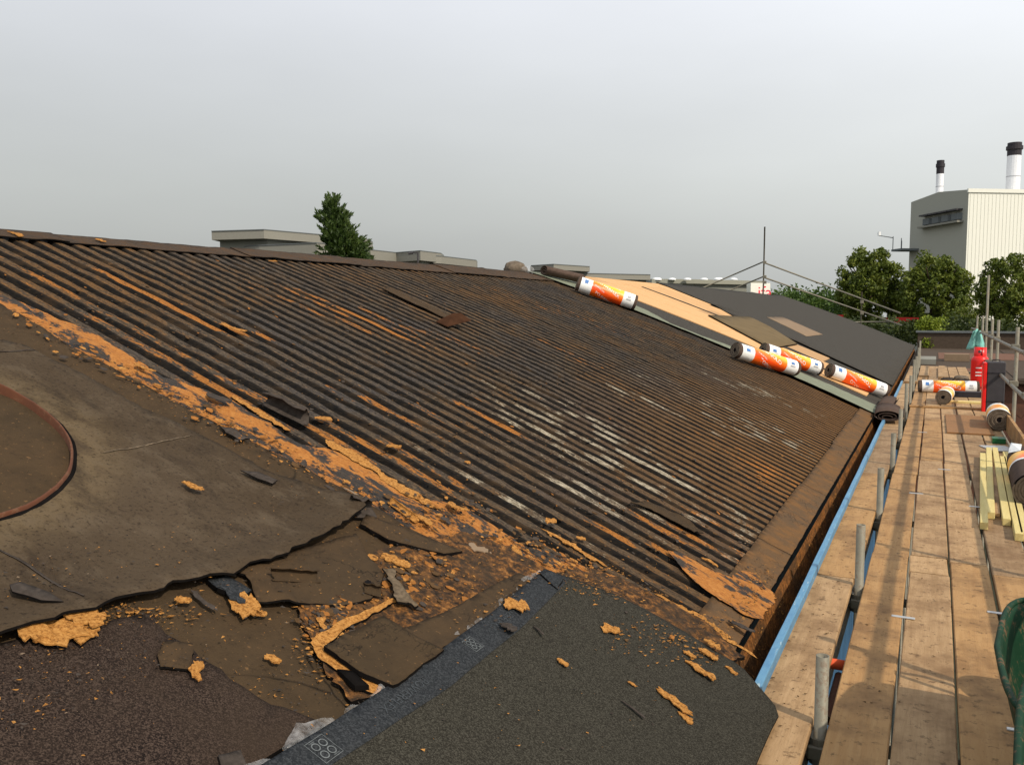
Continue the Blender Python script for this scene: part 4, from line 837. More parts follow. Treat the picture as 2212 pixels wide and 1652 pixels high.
# inner standards
IN = [1.45, 3.34, 5.18, 7.2, 9.5, 11.6, 13.8, 16.3, 18.8, 21.2, 23.6, 26.0]; rr = random.Random(2)
for i, y in enumerate(IN):
    zt = [-1.28, -1.285, -1.20, -1.21, -1.23, -1.2, -1.05, -1.1, -.95, -1.0, -.9, -.8][i]
    v_, f_ = tube((-.336, y, -6.5), (-.336+.004, y, zt), .0242, 20, .020); spart('standard', v_, f_, M['tube'], None, True)
    v_, f_ = tube((-.60, y+.07, -1.640), (1.12, y+.07, -1.640), .0242, 12); spart('transom', v_, f_, M['tube'], None, True)
    V_, F_, m_ = join(tube((-.336, y, -1.70), (-.336, y, -1.60), .036, 12), bbox_(-.375, -.297, y-.04, y+.05, -1.675, -1.625, .006)); spart('coupler', V_, F_, M['tube'])
v_, f_ = tube((-.395, -1, -1.70), (-.395, 27.3, -1.70), .0242, 12); spart('ledger', v_, f_, M['tube'], None, True)
v_, f_ = tube((.90, -1, -1.70), (.90, 27.3, -1.70), .0242, 12); spart('ledger', v_, f_, M['tube'], None, True)
# short tube end with orange paint, and the stub beneath it
v_, f_ = tube((-.375, 4.12, -1.615), (-.10, 4.12, -1.615), .0242, 14, .018); spart('tube_end', v_, f_, M['orp'], None, True, 'orange painted tube end')
v_, f_ = tube((-.335, 3.62, -1.66), (-.335, 4.1, -1.66), .019, 14, .014); spart('tube_end', v_, f_, M['rusty'], None, True)
# outer standards, rails and toe board
for i, (y, zt) in enumerate([(1.5, -.2), (3.6, -.2), (5.6, -.2), (7.6, -.18), (9.6, -.2), (11.3, -.2), (13.15, -.21), (17.0, -.15), (18.75, -.15), (20.8, .75), (22.4, -.1), (25.3, -.12)]):
    v_, f_ = tube((.985, y, -6.5), (.985, y, zt), .0242, 14, .020); spart('standard', v_, f_, M['tube'], None, True)
    for zc in (-.47, -.95): 
        V_, F_, m_ = join(bbox_(.915, 1.02, y-.035, y+.035, zc-.035, zc+.035, .008)); spart('coupler', V_, F_, M['tube'])
ys = [-1, 5.1, 11.5, 17.8, 27.2]
for a, b in zip(ys[:-1], ys[1:]):
    v_, f_ = tube((.938, a, -.48), (.938, b+.2, -.475), .0242, 14, .020); spart('guard_rail', v_, f_, M['tube'], None, True)
    v_, f_ = tube((.938, a+.4, -.975), (.938, b+.5, -.97), .0242, 14, .020); spart('guard_rail', v_, f_, M['tube'], None, True)
for a, b in [(-1, 2.8), (2.85, 6.7), (6.75, 10.6), (10.65, 14.5)]:
    v_, f_ = bbox_(.880, .918, a, b, ZD+.003, ZD+.215, .004); o = spart('toe_board', v_, f_, M['board2'], None, False, None, (.9, (a+b)/2, ZD))

# tubes round the far gable
gs = empty('gable_scaffold', (-6.6, 42, -6.5), 'thin tube frame with sloping rails over the far gable end', 'scaffold')
def gp(u, v, Y=42.): r = ray(u, v); return r*(Y/r.y)
for nm, a, b, r_ in [('standard', (1652, 490), (1652, 700), .035), ('rail', (1652, 568), (1946, 677), .035), ('rail', (1652, 600), (1948, 703), .035), ('rail', (1648, 566), (1490, 634), .032), ('rail', (1648, 598), (1545, 640), .032), ('standard', (1862, 630), (1862, 740), .03), ('rail', (1815, 696), (1925, 695), .03)]:
    p, q = gp(*a), gp(*b)
    if nm == 'standard': q = Vector((p.x, p.y, -6.5))
    v_, f_ = tube(p, q, r_, 8); link(nm, mesh(nm, [Vector(c)-gs.location for c in v_], f_, M['tube'], True), gs)
for (u, v) in ((1652, 567), (1652, 598), (1652, 610), (1862, 652), (1862, 676)):
    p = gp(u, v); v_, f_ = bbox_(p.x-.07, p.x+.07, p.y-.07, p.y+.07, p.z-.07, p.z+.07, .01); link('coupler', mesh('coupler', [Vector(c)-gs.location for c in v_], f_, M['tube']), gs)

# ================================================================== ROLLS
def roll(p0, p1, r_, label, text, style=0, spin=0., endc=True, group='wrapped rolls of roofing felt', small='TORCH ON'):
    """felt roll from p0 to p1 (axis ends); printed wrapper with bands and lettering"""
    p0 = Vector(p0); p1 = Vector(p1); ax = (p1-p0); L = ax.length; ax.normalize()
    up = Vector((0, 0, 1)); side = ax.cross(up).normalized(); up = side.cross(ax).normalized()
    root = empty('felt_roll', (p0+p1)/2-Vector((0, 0, r_)), label, 'felt roll', group)
    def P(s, th, rad): return p0+ax*s*L+(side*math.sin(th+spin)+up*math.cos(th+spin))*rad-root.location
    n_ = 40
    def sleeve(name, s0, s1, rad, mat, uv=False, ns=2):
        vs = []; fs = []; uvs = []
        for i in range(ns+1):
            s = s0+(s1-s0)*i/ns
            for k in range(n_): vs.append(P(s, 2*math.pi*k/n_, rad*(1+.012*math.sin(3*2*math.pi*k/n_+1)+.012*fbm(k/n_*6, s*7, p0.y))))
        for i in range(ns):
            for k in range(n_): j = (k+1) % n_; fs.append((i*n_+k, i*n_+j, i*n_+n_+j, i*n_+n_+k)); uvs.append([(k/n_, i/ns), ((k+1)/n_, i/ns), ((k+1)/n_, (i+1)/ns), (k/n_, (i+1)/ns)])
        me = mesh(name, vs, fs, mat, True)
        if uv:
            ul = me.uv_layers.new(name='UVMap'); q = 0
            for f in uvs:
                for c in f: ul.data[q].uv = (c[1], c[0]); q += 1
        return link(name, me, root)
    sleeve('felt', 0, 1, r_, M['rollbody'])
    if style == 3:
        sleeve('wrapper_band', .50, .55, r_+.0025, M['white']); sleeve('wrapper_print', .55, .80, r_+.0025, M['label'], True, 4)
        a = [P(.80, .9, r_+.004), P(.93, 1.05, r_+.03), P(.98, .6, r_+.06), P(.84, .25, r_+.03)]; link('torn_paper', mesh('torn_paper', a, [(0, 1, 2, 3)], M['white']), root)
    if style != 3: sleeve('wrapper_band', .045, .235, r_+.0025, M['white']); sleeve('wrapper_band', .765, .955, r_+.0025, M['white'])
    if style != 3: sleeve('wrapper_print', .235, .765, r_+.0025, M['label'], True, 6)
    # wound ends: spiral of felt
    for s, sg in ((0, -1), (1, 1)):
        vs = []; fs = []; turns = 5; m_ = 26*turns; rc = .030
        for i in range(m_+1):
            t = i/m_; rad = rc+(r_-rc-.002)*t; th = 2*math.pi*turns*t; w2 = (r_-rc)/turns*.485
            for dr, ds in ((-w2, 0), (-w2*.3, sg*.003/L), (w2*.5, sg*.003/L), (w2, -sg*.003/L)): vs.append(P(s+ds+sg*.004/L*math.sin(th*.5), th, min(r_, rad+dr)))
        for i in range(m_):
            for q in range(3): a = i*4+q; fs.append((a, a+1, a+5, a+4))
        link('wound_end', mesh('wound_end', vs, fs, M['rollend'], False), root)
        vs = [P(s-sg*.006/L, 0, 0)]+[P(s-sg*.006/L, 2*math.pi*k/24, r_-.002) for k in range(24)]
        link('roll_core', mesh('roll_core', vs, [(0, 1+k, 1+(k+1) % 24) for k in range(24)], M['rollcore']), root)
    def wrap(tv, s_c, th_c, slant, flip=1):
        out_ = []
        for q in tv:
            a, b = q.x, q.y; s = s_c+flip*a/L; th = th_c-flip*(b/(r_+.003))+slant*flip*a/r_; out_.append(P(s, th, r_+.0045))
        return out_
    if style == 3: return root
    fl = 1 if style != 1 else -1
    for (st, sz, sc_, tc_, sl, mt, nm) in [(text, .105, .50, .95, .42, 'letter', 'lettering'), (text, .10, .52, -.15, .42, 'letter', 'lettering'), (text, .10, .50, 2.6, .42, 'letter', 'lettering'), (small, .032, .36, 1.35, .42, 'letter', 'lettering')]:
        tv, tf = text_mesh(st, sz*(.105/.105)*min(1, 7.6/len(st)*.78) if sz > .05 else sz)
        link(nm, mesh(nm, wrap(tv, sc_, tc_, sl*fl if fl > 0 else sl, fl), tf, M[mt]), root)
    # little printed blocks on the white bands
    for (s0, th0, hs, ht, mt) in ([(.13, .95, .030, .30, 'bluep')] if style != 2 else [(.13, 1.2, .03, .2, 'bluep')])+[(.86, 1.15, .028, .16, 'bluep' if style == 2 else 'greyp'), (.86, 1.5, .04, .05, 'greyp'), (.86, 1.62, .04, .03, 'greyp')]:
        vs = []; fs = []
        for i in range(5):
            for j in range(2): vs.append(P(s0+(j-.5)*2*hs, th0+(i-2)/2*ht, r_+.0042))
        for i in range(4): a = i*2; fs.append((a, a+1, a+3, a+2))
        link('print_block', mesh('print_block', vs, fs, M[mt]), root)
    return root
def rroll(a, b, r_, off, *args, **kw):
    A_ = roofp(*a, off+r_); B_ = roofp(*b, off+r_)
    return roll((A_[0], A_[1], zr(A_[0])+off+r_*1.06), (B_[0], B_[1], zr(B_[0])+off+r_*1.06), r_, *args, **kw)
rroll((1247, 613), (1373, 655), .118, .062, 'orange and white felt roll nearest the ridge, alone on the green strip', 'POWERFLEX', 0, .0)
rroll((1588, 757), (1719, 797), .112, .064, 'orange and white felt roll in front, its partner tucked behind it', 'TOPSOLO', 2, .0)
rroll((1648, 756), (1770, 797), .112, .075, 'orange and white felt roll half hidden behind the front roll', 'TOPSOLO', 2, .1)
rroll((1790, 800), (1913, 845), .112, .080, 'orange and white felt roll lowest on the slope beside the gutter', 'TOPSOLO', 1, .1)
# rolls on the deck
a = plane(1983, 838, ZD+.115); b = plane(2102, 842, ZD+.115); roll((-.23, 18.35, ZD+.115), (.79, 18.5, ZD+.115), .115, 'orange and white felt roll lying across the walkway boards', 'TOPSOLO', 0, .1)
roll((.17, 15.98, ZD+.122), (.24, 16.95, ZD+.122), .12, 'small wrapped felt roll seen end on in the middle of the walkway', 'TOPSOLO', 0, 1.2)
roll((.80, 12.78, ZD+.142), (.83, 13.7, ZD+.142), .14, 'wrapped felt roll seen end on against the toe board', 'TOPSOLO', 0, .9)
roll((.735, 7.75, ZD+.15), (.80, 9.35, ZD+.15), .14, 'big brown felt roll with orange wrapper at the right edge beside the battens', 'TOPSOLO', 3, -1.2)
# plain brown roll near the ridge, and the pair of offcuts on the gutter corner
def plain_roll(p0, p1, r_, label, sq_=1., cat='felt roll', turns=3, mats='rollbody'):
    p0 = Vector(p0); p1 = Vector(p1); ax = (p1-p0).normalized(); up = Vector((0, 0, 1)); side = ax.cross(up).normalized(); up = side.cross(ax).normalized()
    root = empty('felt_offcut', (p0+p1)/2-Vector((0, 0, r_*sq_)), label, cat); vs = []; fs = []; m_ = 30*turns
    for i in range(m_+1):
        t = i/m_; th = 2*math.pi*turns*t; rad = r_*(.28+.72*t)
        for s in (0., .5, 1.): p = p0.lerp(p1, s)+(side*math.cos(th)*rad*1.25/sq_**.4+up*math.sin(th)*rad*sq_)-up*(r_-rad)*.6*sq_; vs.append(p-root.location)
    for i in range(m_):
        for q in range(2): a = i*3+q; fs.append((a, a+1, a+4, a+3))
    o = link('felt_layer', mesh('felt_layer', vs, fs, M[mats], True), root)
    md = o.modifiers.new('thick', 'SOLIDIFY'); md.thickness = .006; return root
A_ = roofp(1170, 584, .15); B_ = roofp(1240, 601, .15)
plain_roll((A_[0], A_[1]+.1, zr(A_[0])+.17), (B_[0]+.1, B_[1]+.1, zr(B_[0])+.16), .10, 'brown unwrapped felt offcut roll at the top of the green strip', .9)
p = plane(1975, 886, -1.42)
plain_roll((-.62, 13.95, -1.40), (-.60, 15.2, -1.40), .085, 'smaller rolled felt offcut behind, resting on the gutter corner', .62)
plain_roll((-.53, 12.95, -1.43), (-.56, 13.85, -1.41), .135, 'flattened felt offcut roll in front, over the gutter and inner board', .62)

# ridge clutter
for (u, v, s, mt, lb, nm) in [(1113, 578, .20, 'flesh', 'brown sack of rubble on the ridge at the end of the ribs', 'rubble_sack'), (1138, 581, .12, 'film', 'crumpled clear plastic bag beside the rubble sack on the ridge', 'plastic_bag')]:
    x_, y_ = -6.05, 13.0; r3 = ray(u, v); t = 13.1/r3.y; c = r3*t; vs = []; fs = []; n1, n2 = 16, 9
    for j in range(n2):
        ph = math.pi*j/(n2-1)
        for k in range(n1):
            th = 2*math.pi*k/n1; q = 1+.28*fbm(math.cos(th)*2, math.sin(th)*2, ph+u)
            vs.append((c.x+s*q*math.sin(ph)*math.cos(th), c.y+s*q*math.sin(ph)*math.sin(th), c.z-.02+s*.62*q*math.cos(ph)))
    for j in range(n2-1):
        for k in range(n1): fs.append((j*n1+k, (j+1)*n1+k, (j+1)*n1+(k+1) % n1, j*n1+(k+1) % n1))
    solo(nm, vs, fs, M[mt], lb, 'sack' if nm != 'plastic_bag' else 'bag', None, True)

# ================================================================== THINGS ON THE DECK
def lathe(prof, n_=28):
    vs = []; fs = []; m_ = len(prof)
    for k in range(n_):
        t = 2*math.pi*k/n_
        for (r_, z) in prof: vs.append((r_*math.cos(t), r_*math.sin(t), z))
    for k in range(n_):
        for j in range(m_-1): a = k*m_+j; b = ((k+1) % n_)*m_+j; fs.append((a, b, b+1, a+1))
    return vs, fs
gb = empty('gas_bottle', (.84, 19.6, ZD), 'red gas bottle with collar standing behind the dark case', 'gas bottle')
v_, f_ = lathe([(.0, .02), (.13, .02), (.155, .05), (.158, .08), (.158, .55), (.150, .61), (.120, .655), (.07, .675), (0, .68)]); link('body', mesh('body', v_, f_, M['red'], True), gb)
v_, f_ = lathe([(.125, 0), (.125, .04), (.12, .04), (.12, 0)]); link('foot_ring', mesh('foot_ring', v_, f_, M['red'], True), gb)
vs = []; fs = []
for k in range(36):
    t = 2*math.pi*k/36
    for r_, z in ((.112, .655), (.112, .83), (.106, .83), (.106, .655)): vs.append((r_*math.cos(t), r_*math.sin(t), z))
for k in range(36):
    if k in (27, 28): continue
    for j in range(3): a = k*4+j; b = ((k+1) % 36)*4+j; fs.append((a, b, b+1, a+1))
link('collar', mesh('collar', vs, fs, M['red'], True), gb)
v_, f_ = lathe([(0, .67), (.03, .67), (.03, .73), (.018, .74), (.018, .78), (0, .78)], 12); link('valve', mesh('valve', v_, f_, M['steel'], True), gb)
v_, f_ = tube((-.02, -.115, .75), (-.02, -.1, .75), .026, 12); link('collar_hole', mesh('collar_hole', v_, f_, M['dark']), gb)
for z in (.33, .42, .27): v_, f_ = bbox_(-.075, .03, -.1605, -.1595, z, z+.018, .0002); link('marking', mesh('marking', v_, f_, M['letter']), gb)
dc = empty('tool_case', (.86, 15.3, ZD), 'tall dark grey case with a bright red left edge beside the gas bottle', 'case')
v_, f_ = bbox_(-.105, .145, -.11, .16, .02, .77, .012); link('body', mesh('body', v_, f_, M['dark']), dc)
v_, f_ = bbox_(-.158, -.107, -.118, .165, 0, .76, .01); link('red_side', mesh('red_side', v_, f_, M['red']), dc)
for z in (.16, .60): v_, f_ = bbox_(-.10, .14, -.118, -.111, z, z+.012, .002); link('seam', mesh('seam', v_, f_, M['black']), dc)
v_, f_ = path_tube([(-.03, .02, .77), (-.03, .02, .80), (.07, .02, .80), (.07, .02, .77)], .008, 8); link('handle', mesh('handle', v_, f_, M['black'], True), dc)
# battens
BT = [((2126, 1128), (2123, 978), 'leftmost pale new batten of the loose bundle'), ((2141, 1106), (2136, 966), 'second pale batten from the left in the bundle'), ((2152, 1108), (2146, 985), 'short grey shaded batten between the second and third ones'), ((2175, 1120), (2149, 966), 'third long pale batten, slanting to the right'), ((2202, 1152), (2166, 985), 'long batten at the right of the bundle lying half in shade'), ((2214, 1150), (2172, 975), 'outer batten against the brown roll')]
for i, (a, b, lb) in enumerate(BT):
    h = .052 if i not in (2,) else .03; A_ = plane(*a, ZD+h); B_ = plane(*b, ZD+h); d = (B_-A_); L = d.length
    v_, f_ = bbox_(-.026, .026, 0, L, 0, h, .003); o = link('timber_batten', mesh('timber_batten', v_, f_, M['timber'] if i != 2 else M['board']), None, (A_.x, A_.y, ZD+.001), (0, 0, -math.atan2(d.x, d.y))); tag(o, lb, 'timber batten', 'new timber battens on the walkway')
def slab3(name, x0, x1, y0, y1, z0, z1, mt, label, cat, rot=0.):
    c = ((x0+x1)/2, (y0+y1)/2, z0); v_, f_ = bbox_(x0-c[0], x1-c[0], y0-c[1], y1-c[1], 0, z1-z0, .002); o = link(name, mesh(name, v_, f_, M[mt]), None, c, (0, 0, rot)); return tag(o, label, cat)
slab3('board_offcut', .19, .72, 12.25, 14.35, ZD+.002, ZD+.02, 'ply', 'reddish brown sheet of board laid on the walkway before the end-on roll', 'board sheet')
slab3('loose_board', -.32, .75, 15.35, 15.50, ZD+.002, ZD+.03, 'board2', 'narrow loose board laid across the walkway in front of the small roll', 'board')
slab3('loose_board', .20, .78, 16.35, 16.55, ZD+.003, ZD+.035, 'timber', 'pale plank lying across the deck just behind the small end-on roll', 'board')
slab3('loose_board', .25, .82, 17.55, 17.75, ZD+.002, ZD+.10, 'black', 'dark length of material under the long deck roll', 'board')
slab3('loose_board', .56, .84, 10.9, 11.3, ZD+.002, ZD+.012, 'steel', 'grey flat metal sheet lying beyond the battens', 'metal sheet', .3)
slab3('tin', .66, .80, 11.55, 11.75, ZD+.002, ZD+.06, 'greent', 'small dark green tin in front of the end-on felt roll', 'tin')
slab3('loose_board', -.55, -.28, 20.4, 20.6, ZD+.002, ZD+.05, 'board', 'short wood block on the inner board near the far felt', 'board')
# debris heap at the far end of the walkway
for i, (x_, y_, s, mt, lb) in enumerate([(.30, 21.0, .16, 'chipd', 'black scrap beyond the long deck roll'), (.60, 20.6, .18, 'chipd', 'second black scrap next to the gas bottle'), (.58, 21.8, .16, 'flesh', 'grey brown rag left of the gas bottle')]):
    vs = []; fs = []
    for j in range(7):
        ph = math.pi*j/6
        for k in range(12):
            th = 2*math.pi*k/12; q = 1+.35*fbm(math.cos(th)*2, math.sin(th)*2, ph+i*3); vs.append((x_+s*q*math.sin(ph)*math.cos(th), y_+s*q*math.sin(ph)*math.sin(th), max(ZD, ZD+.05+s*.4*q*math.cos(ph))))
    for j in range(6):
        for k in range(12): fs.append((j*12+k, (j+1)*12+k, (j+1)*12+(k+1) % 12, j*12+(k+1) % 12))
    solo('rag', vs, fs, M[mt], lb, 'rag', None, True)
# teal cloth on the rail
vs = []; fs = []; p = plane(2110, 735, -.6); p = far(2110, 722, 19.5)
for j in range(8):
    for k in range(7): t = k/6-.5; q = j/7; vs.append((p.x+t*(.14+.26*q), p.y+.06*math.sin(t*14+q*2), p.z+.10-.42*q+.03*math.cos(t*8)))
for j in range(7):
    for k in range(6): a = j*7+k; fs.append((a, a+1, a+8, a+7))
o = solo('cloth', vs, fs, M['teal'], 'pale teal cloth hanging from the guard rail above the gas bottle', 'cloth', None, True); md = o.modifiers.new('thick', 'SOLIDIFY'); md.thickness = .006

# wheelbarrows: green tubs with rolled rims
def barrow(loc, rot, label, L=1.0, W=.62, H=.30, zb=.22, tilt=0., legs=True):
    root = empty('wheelbarrow', loc, label, 'wheelbarrow', 'green wheelbarrows', (tilt, 0, rot)); n_ = 44
    def outl(t, s):   # superellipse outline, nose narrower
        c, q = math.cos(t), math.sin(t); x_ = W/2*math.copysign(abs(c)**.22, c); y_ = L/2*math.copysign(abs(q)**.55, q); x_ *= 1-.18*max(0, y_/(L/2)); return x_*s, y_*s
    vs = []; fs = []; prof = [(1.0, 1.0), (.97, .93), (.93, .7), (.84, .35), (.76, .08), (.66, .0), (.3, -.01), (.01, -.01)]
    for (s, h) in prof:
        for k in range(n_): a, b = outl(2*math.pi*k/n_, s); vs.append((a, b+(1-h)*-.04, zb+h*H))
    m_ = len(prof)
    for j in range(m_-1):
        for k in range(n_): q = (k+1) % n_; fs.append((j*n_+k, j*n_+q, (j+1)*n_+q, (j+1)*n_+k))
    o = link('tub', mesh('tub', vs, fs, M['green'], True), root); md = o.modifiers.new('t', 'SOLIDIFY'); md.thickness = .004
    rim = [(*outl(2*math.pi*k/n_, 1.01), zb+H) for k in range(n_+1)]; v_, f_ = path_tube(rim, .010, 8); link('rim', mesh('rim', v_, f_, M['green'], True), root)
    if legs:
        for s in (-1, 1):
            v_, f_ = path_tube([(s*.26, -L*.95, zb+.12), (s*.24, -L*.4, zb-.03), (s*.16, L*.3, zb-.06), (s*.07, L*.72, .17)], .015, 10); link('handle', mesh('handle', v_, f_, M['greent'], True), root)
            v_, f_ = path_tube([(s*.22, -L*.28, zb-.03), (s*.24, -L*.36, .01), (s*.24, -L*.46, .01), (s*.22, -L*.5, zb-.02)], .012, 8); link('leg', mesh('leg', v_, f_, M['greent'], True), root)
        v_, f_ = path_tube([(-.09, L*.62, .2), (-.09, L*.62, .52), (-.05, L*.63, .56), (.05, L*.63, .56), (.09, L*.62, .52), (.09, L*.62, .2)], .013, 10); link('nose_bar', mesh('nose_bar', v_, f_, M['greent'], True), root)
        v_, f_ = tube((-.045, L*.72, .175), (.045, L*.72, .175), .175, 28); link('wheel', mesh('wheel', v_, f_, M['black'], True), root)
    return root
barrow((.545, 3.02, ZD), .0, 'green wheelbarrow farther along, tub facing up beside the toe board', 1.10, .66, .34, .17)
barrow((.545, 2.05, ZD), .02, 'nearer green wheelbarrow overlapping the first at the right edge', 1.25, .70, .32, .27, .0, False)

# ================================================================== LOW BUILDING BEYOND THE WALKWAY
lb = empty('low_building', (8, 40, -6.5), 'low flat roofed building beyond the end of the scaffold with pinkish brown felt', 'building')
def lpart(name, b_, mat): v_, f_ = b_; link(name, mesh(name, [Vector(c)-lb.location for c in v_], f_, M[mat]), lb)
lpart('wall', box(-.5, 24, 29.5, 52, -6.5, -2.12), 'brickw'); lpart('roof', box(-.8, 24.3, 29.2, 52.3, -2.12, -2.0), 'brown')
lpart('parapet', box(-.8, 24.3, 52.0, 52.3, -2.0, -1.16), 'brown'); lpart('coping', box(-.9, 24.4, 51.9, 52.4, -1.16, -1.06), 'topd')
for i, (x0, x1, y0, y1) in enumerate([(-.6, 2.0, 29.4, 34.0), (.2, 4.6, 40.5, 46.5), (3.0, 9, 46.8, 51), (2.2, 5.4, 29.5, 38.5)]): lpart('felt_strip', box(x0, x1, y0, y1, -1.997, -1.985+.002*i), 'pink' if i < 2 else 'brown')
lpart('skylight_kerb', box(-.7, .1, 36, 38.5, -1.99, -1.80), 'fascia'); lpart('skylight_kerb', box(.4, 1.3, 38.8, 39.6, -1.99, -1.72), 'pale')

# ================================================================== BUILDINGS IN THE DISTANCE
def prism(front, back, z0, z1):
    n_ = len(front); P_ = list(front)+list(reversed(back)); m_ = len(P_)
    vs = [(p.x, p.y, z0) for p in P_]+[(p.x, p.y, z1) for p in P_]
    fs = [tuple(reversed(range(m_))), tuple(range(m_, 2*m_))]+[(k, (k+1) % m_, m_+(k+1) % m_, m_+k) for k in range(m_)]
    return vs, fs
def corner(u, v, z): r = ray(u, v); return r*(z/r.z)
def offs(P_, d): return [p+Fh*d for p in P_]
def grp(name, loc, label, cat): return empty(name, loc, label, cat)
def gpart(root, name, vf, mat, label=None):
    v_, f_ = vf; o = link(name, mesh(name, [Vector(c)-root.location for c in v_], f_, M[mat]), root)
    if label: o['label'] = label
    return o
def block(root, tops, z, hf, depth, wallm, fasm, inset=.8, zb=-6.5):
    F_ = [corner(u, v, z) for u, v in tops]; B_ = offs(F_, depth)
    gpart(root, 'fascia', prism(F_, B_, z-hf, z), fasm); gpart(root, 'roof_edge', prism([p-Fh*.05 for p in F_], B_, z, z+.06), 'topd')
    F2 = [p+Fh*inset for p in F_]; F2[0] = F2[0]+Rv*.3; F2[-1] = F2[-1]-Rv*.3; gpart(root, 'wall', prism(F2, offs(F_, depth-.5), zb, z-hf), wallm)
g1 = grp('office_building', far(700, 700, 66), 'stepped grey flat roofed building behind the conifer, deep pale fascias', 'building'); g1.location.z = -6.5
block(g1, [(457, 500.5), (570, 497), (696, 508), (792, 517)], 5.6, .58, 3, 'wallg', 'fascia')
block(g1, [(505, 535), (560, 531), (684, 525.5), (700, 527), (790, 540)], 4.55, .9, 2, 'wallg', 'fascia', .5)
g2 = grp('office_wing', far(900, 700, 70), 'lower grey wing with stepped roofline right of the conifer', 'building'); g2.location.z = -6.5
block(g2, [(775, 538), (806, 541), (856, 546.5), (908, 542.5), (953, 548)], 4.7, .72, 3, 'wallg', 'fascia')
block(g2, [(935, 553), (953, 554), (1029, 563)], 4.45, .58, 2.5, 'wallg', 'fascia')
g3 = grp('roof_house', far(1210, 700, 80), 'small grey flat roofed block rising right behind the brown offcut roll', 'building'); g3.location.z = -6.5
block(g3, [(1147, 574.5), (1196, 571.5), (1274, 576.5)], 4.2, .45, 3, 'wallg', 'fascia')
g4 = grp('low_wing', far(1340, 700, 85), 'long low grey block seen over the light roof boards', 'building'); g4.location.z = -6.5
block(g4, [(1262, 591), (1330, 592.5), (1405, 594)], 3.6, .5, 3, 'wallg', 'fascia')
g5 = grp('store_building', far(1560, 700, 110), 'pale retail shed with round white rooflights and a red lettered panel', 'building'); g5.location.z = -6.5
z5 = 4.1; F_ = [corner(1408, 602.5, z5), corner(1500, 603.5, z5), corner(1655, 607, z5)]; gpart(g5, 'roof', prism(F_, offs(F_, 20), z5-.55, z5), 'wallm')
F2 = offs(F_, .6); gpart(g5, 'wall', prism(F2, offs(F_, 19), -6.5, z5-.55), 'wallg')
f0, f1 = corner(1410, 612, z5-.7), corner(1480, 612, z5-.7); F3 = [F_[0]+Rv*.2-Fh*.06, F_[1]-Rv*1.6-Fh*.06]; gpart(g5, 'white_band', prism(F3, offs(F3, .6), z5-1.3, z5-.6), 'wallw')
a5 = far(1622, 611, 112); b5 = far(1664, 612, 113); gpart(g5, 'sign_panel', prism([a5, b5], offs([a5, b5], 2), -2, a5.z), 'wallw')
tv, tf = text_mesh('ifa', 2.1); q5 = far(1652, 632, 111.5); vs = [q5+Rv*v.x+Vector((0, 0, 1))*v.y for v in tv]; gpart(g5, 'sign_lettering', (vs, tf), 'logo')
for u in (1419, 1452, 1485, 1521, 1552, 1585):
    c = far(u, 603, 112); v_, f_ = lathe([(1.0, -.4), (1.0, 0), (.9, .25), (.55, .5), (.2, .58), (0, .6)], 14); s = .48 if u not in (1419, 1552) else .62
    gpart(g5, 'rooflight', ([(c.x+a*s, c.y+b*s, c.z+h*s*(1. if s > 1 else .55)) for a, b, h in v_], f_), 'dome')
# factory
g6 = grp('factory', far(2100, 700, 115), 'tall white clad factory with two flues at the right', 'building'); g6.location.z = -6.5
def cam2(lat, d, z): p = Rv*lat+Fh*d; return Vector((p.x, p.y, z))
C0 = cam2(57.2, 110, 0); dR = (Rv*.994+Fh*.11).normalized(); dL = (Fh*.994-Rv*.11).normalized()
zt = 15.15; pts = [C0, C0+dR*60, C0+dR*60+dL*12.7, C0+dL*12.7]
ap = C0+dL*6.3
vs = [(p.x, p.y, -6.5) for p in pts]+[(p.x, p.y, zt) for p in pts]+[(ap.x, ap.y, zt+.55), ((ap+dR*60).x, (ap+dR*60).y, zt+.55)]
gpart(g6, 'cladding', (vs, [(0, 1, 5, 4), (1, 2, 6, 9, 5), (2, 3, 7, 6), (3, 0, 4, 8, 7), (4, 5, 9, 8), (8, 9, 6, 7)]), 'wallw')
Pk = [C0, C0+dL*12.7]; o1 = -dR*.03
q = [(p+o1).to_tuple()[:2] for p in (Pk[0], Pk[1], ap)]
gpart(g6, 'gable_shade', ([(q[0][0], q[0][1], -6.5), (q[1][0], q[1][1], -6.5), (q[1][0], q[1][1], zt), (q[2][0], q[2][1], zt+.55), (q[0][0], q[0][1], zt)], [(0, 1, 2, 3, 4)]), 'clad')  # gable's shade put into the colour: a darker grey skin over the white cladding
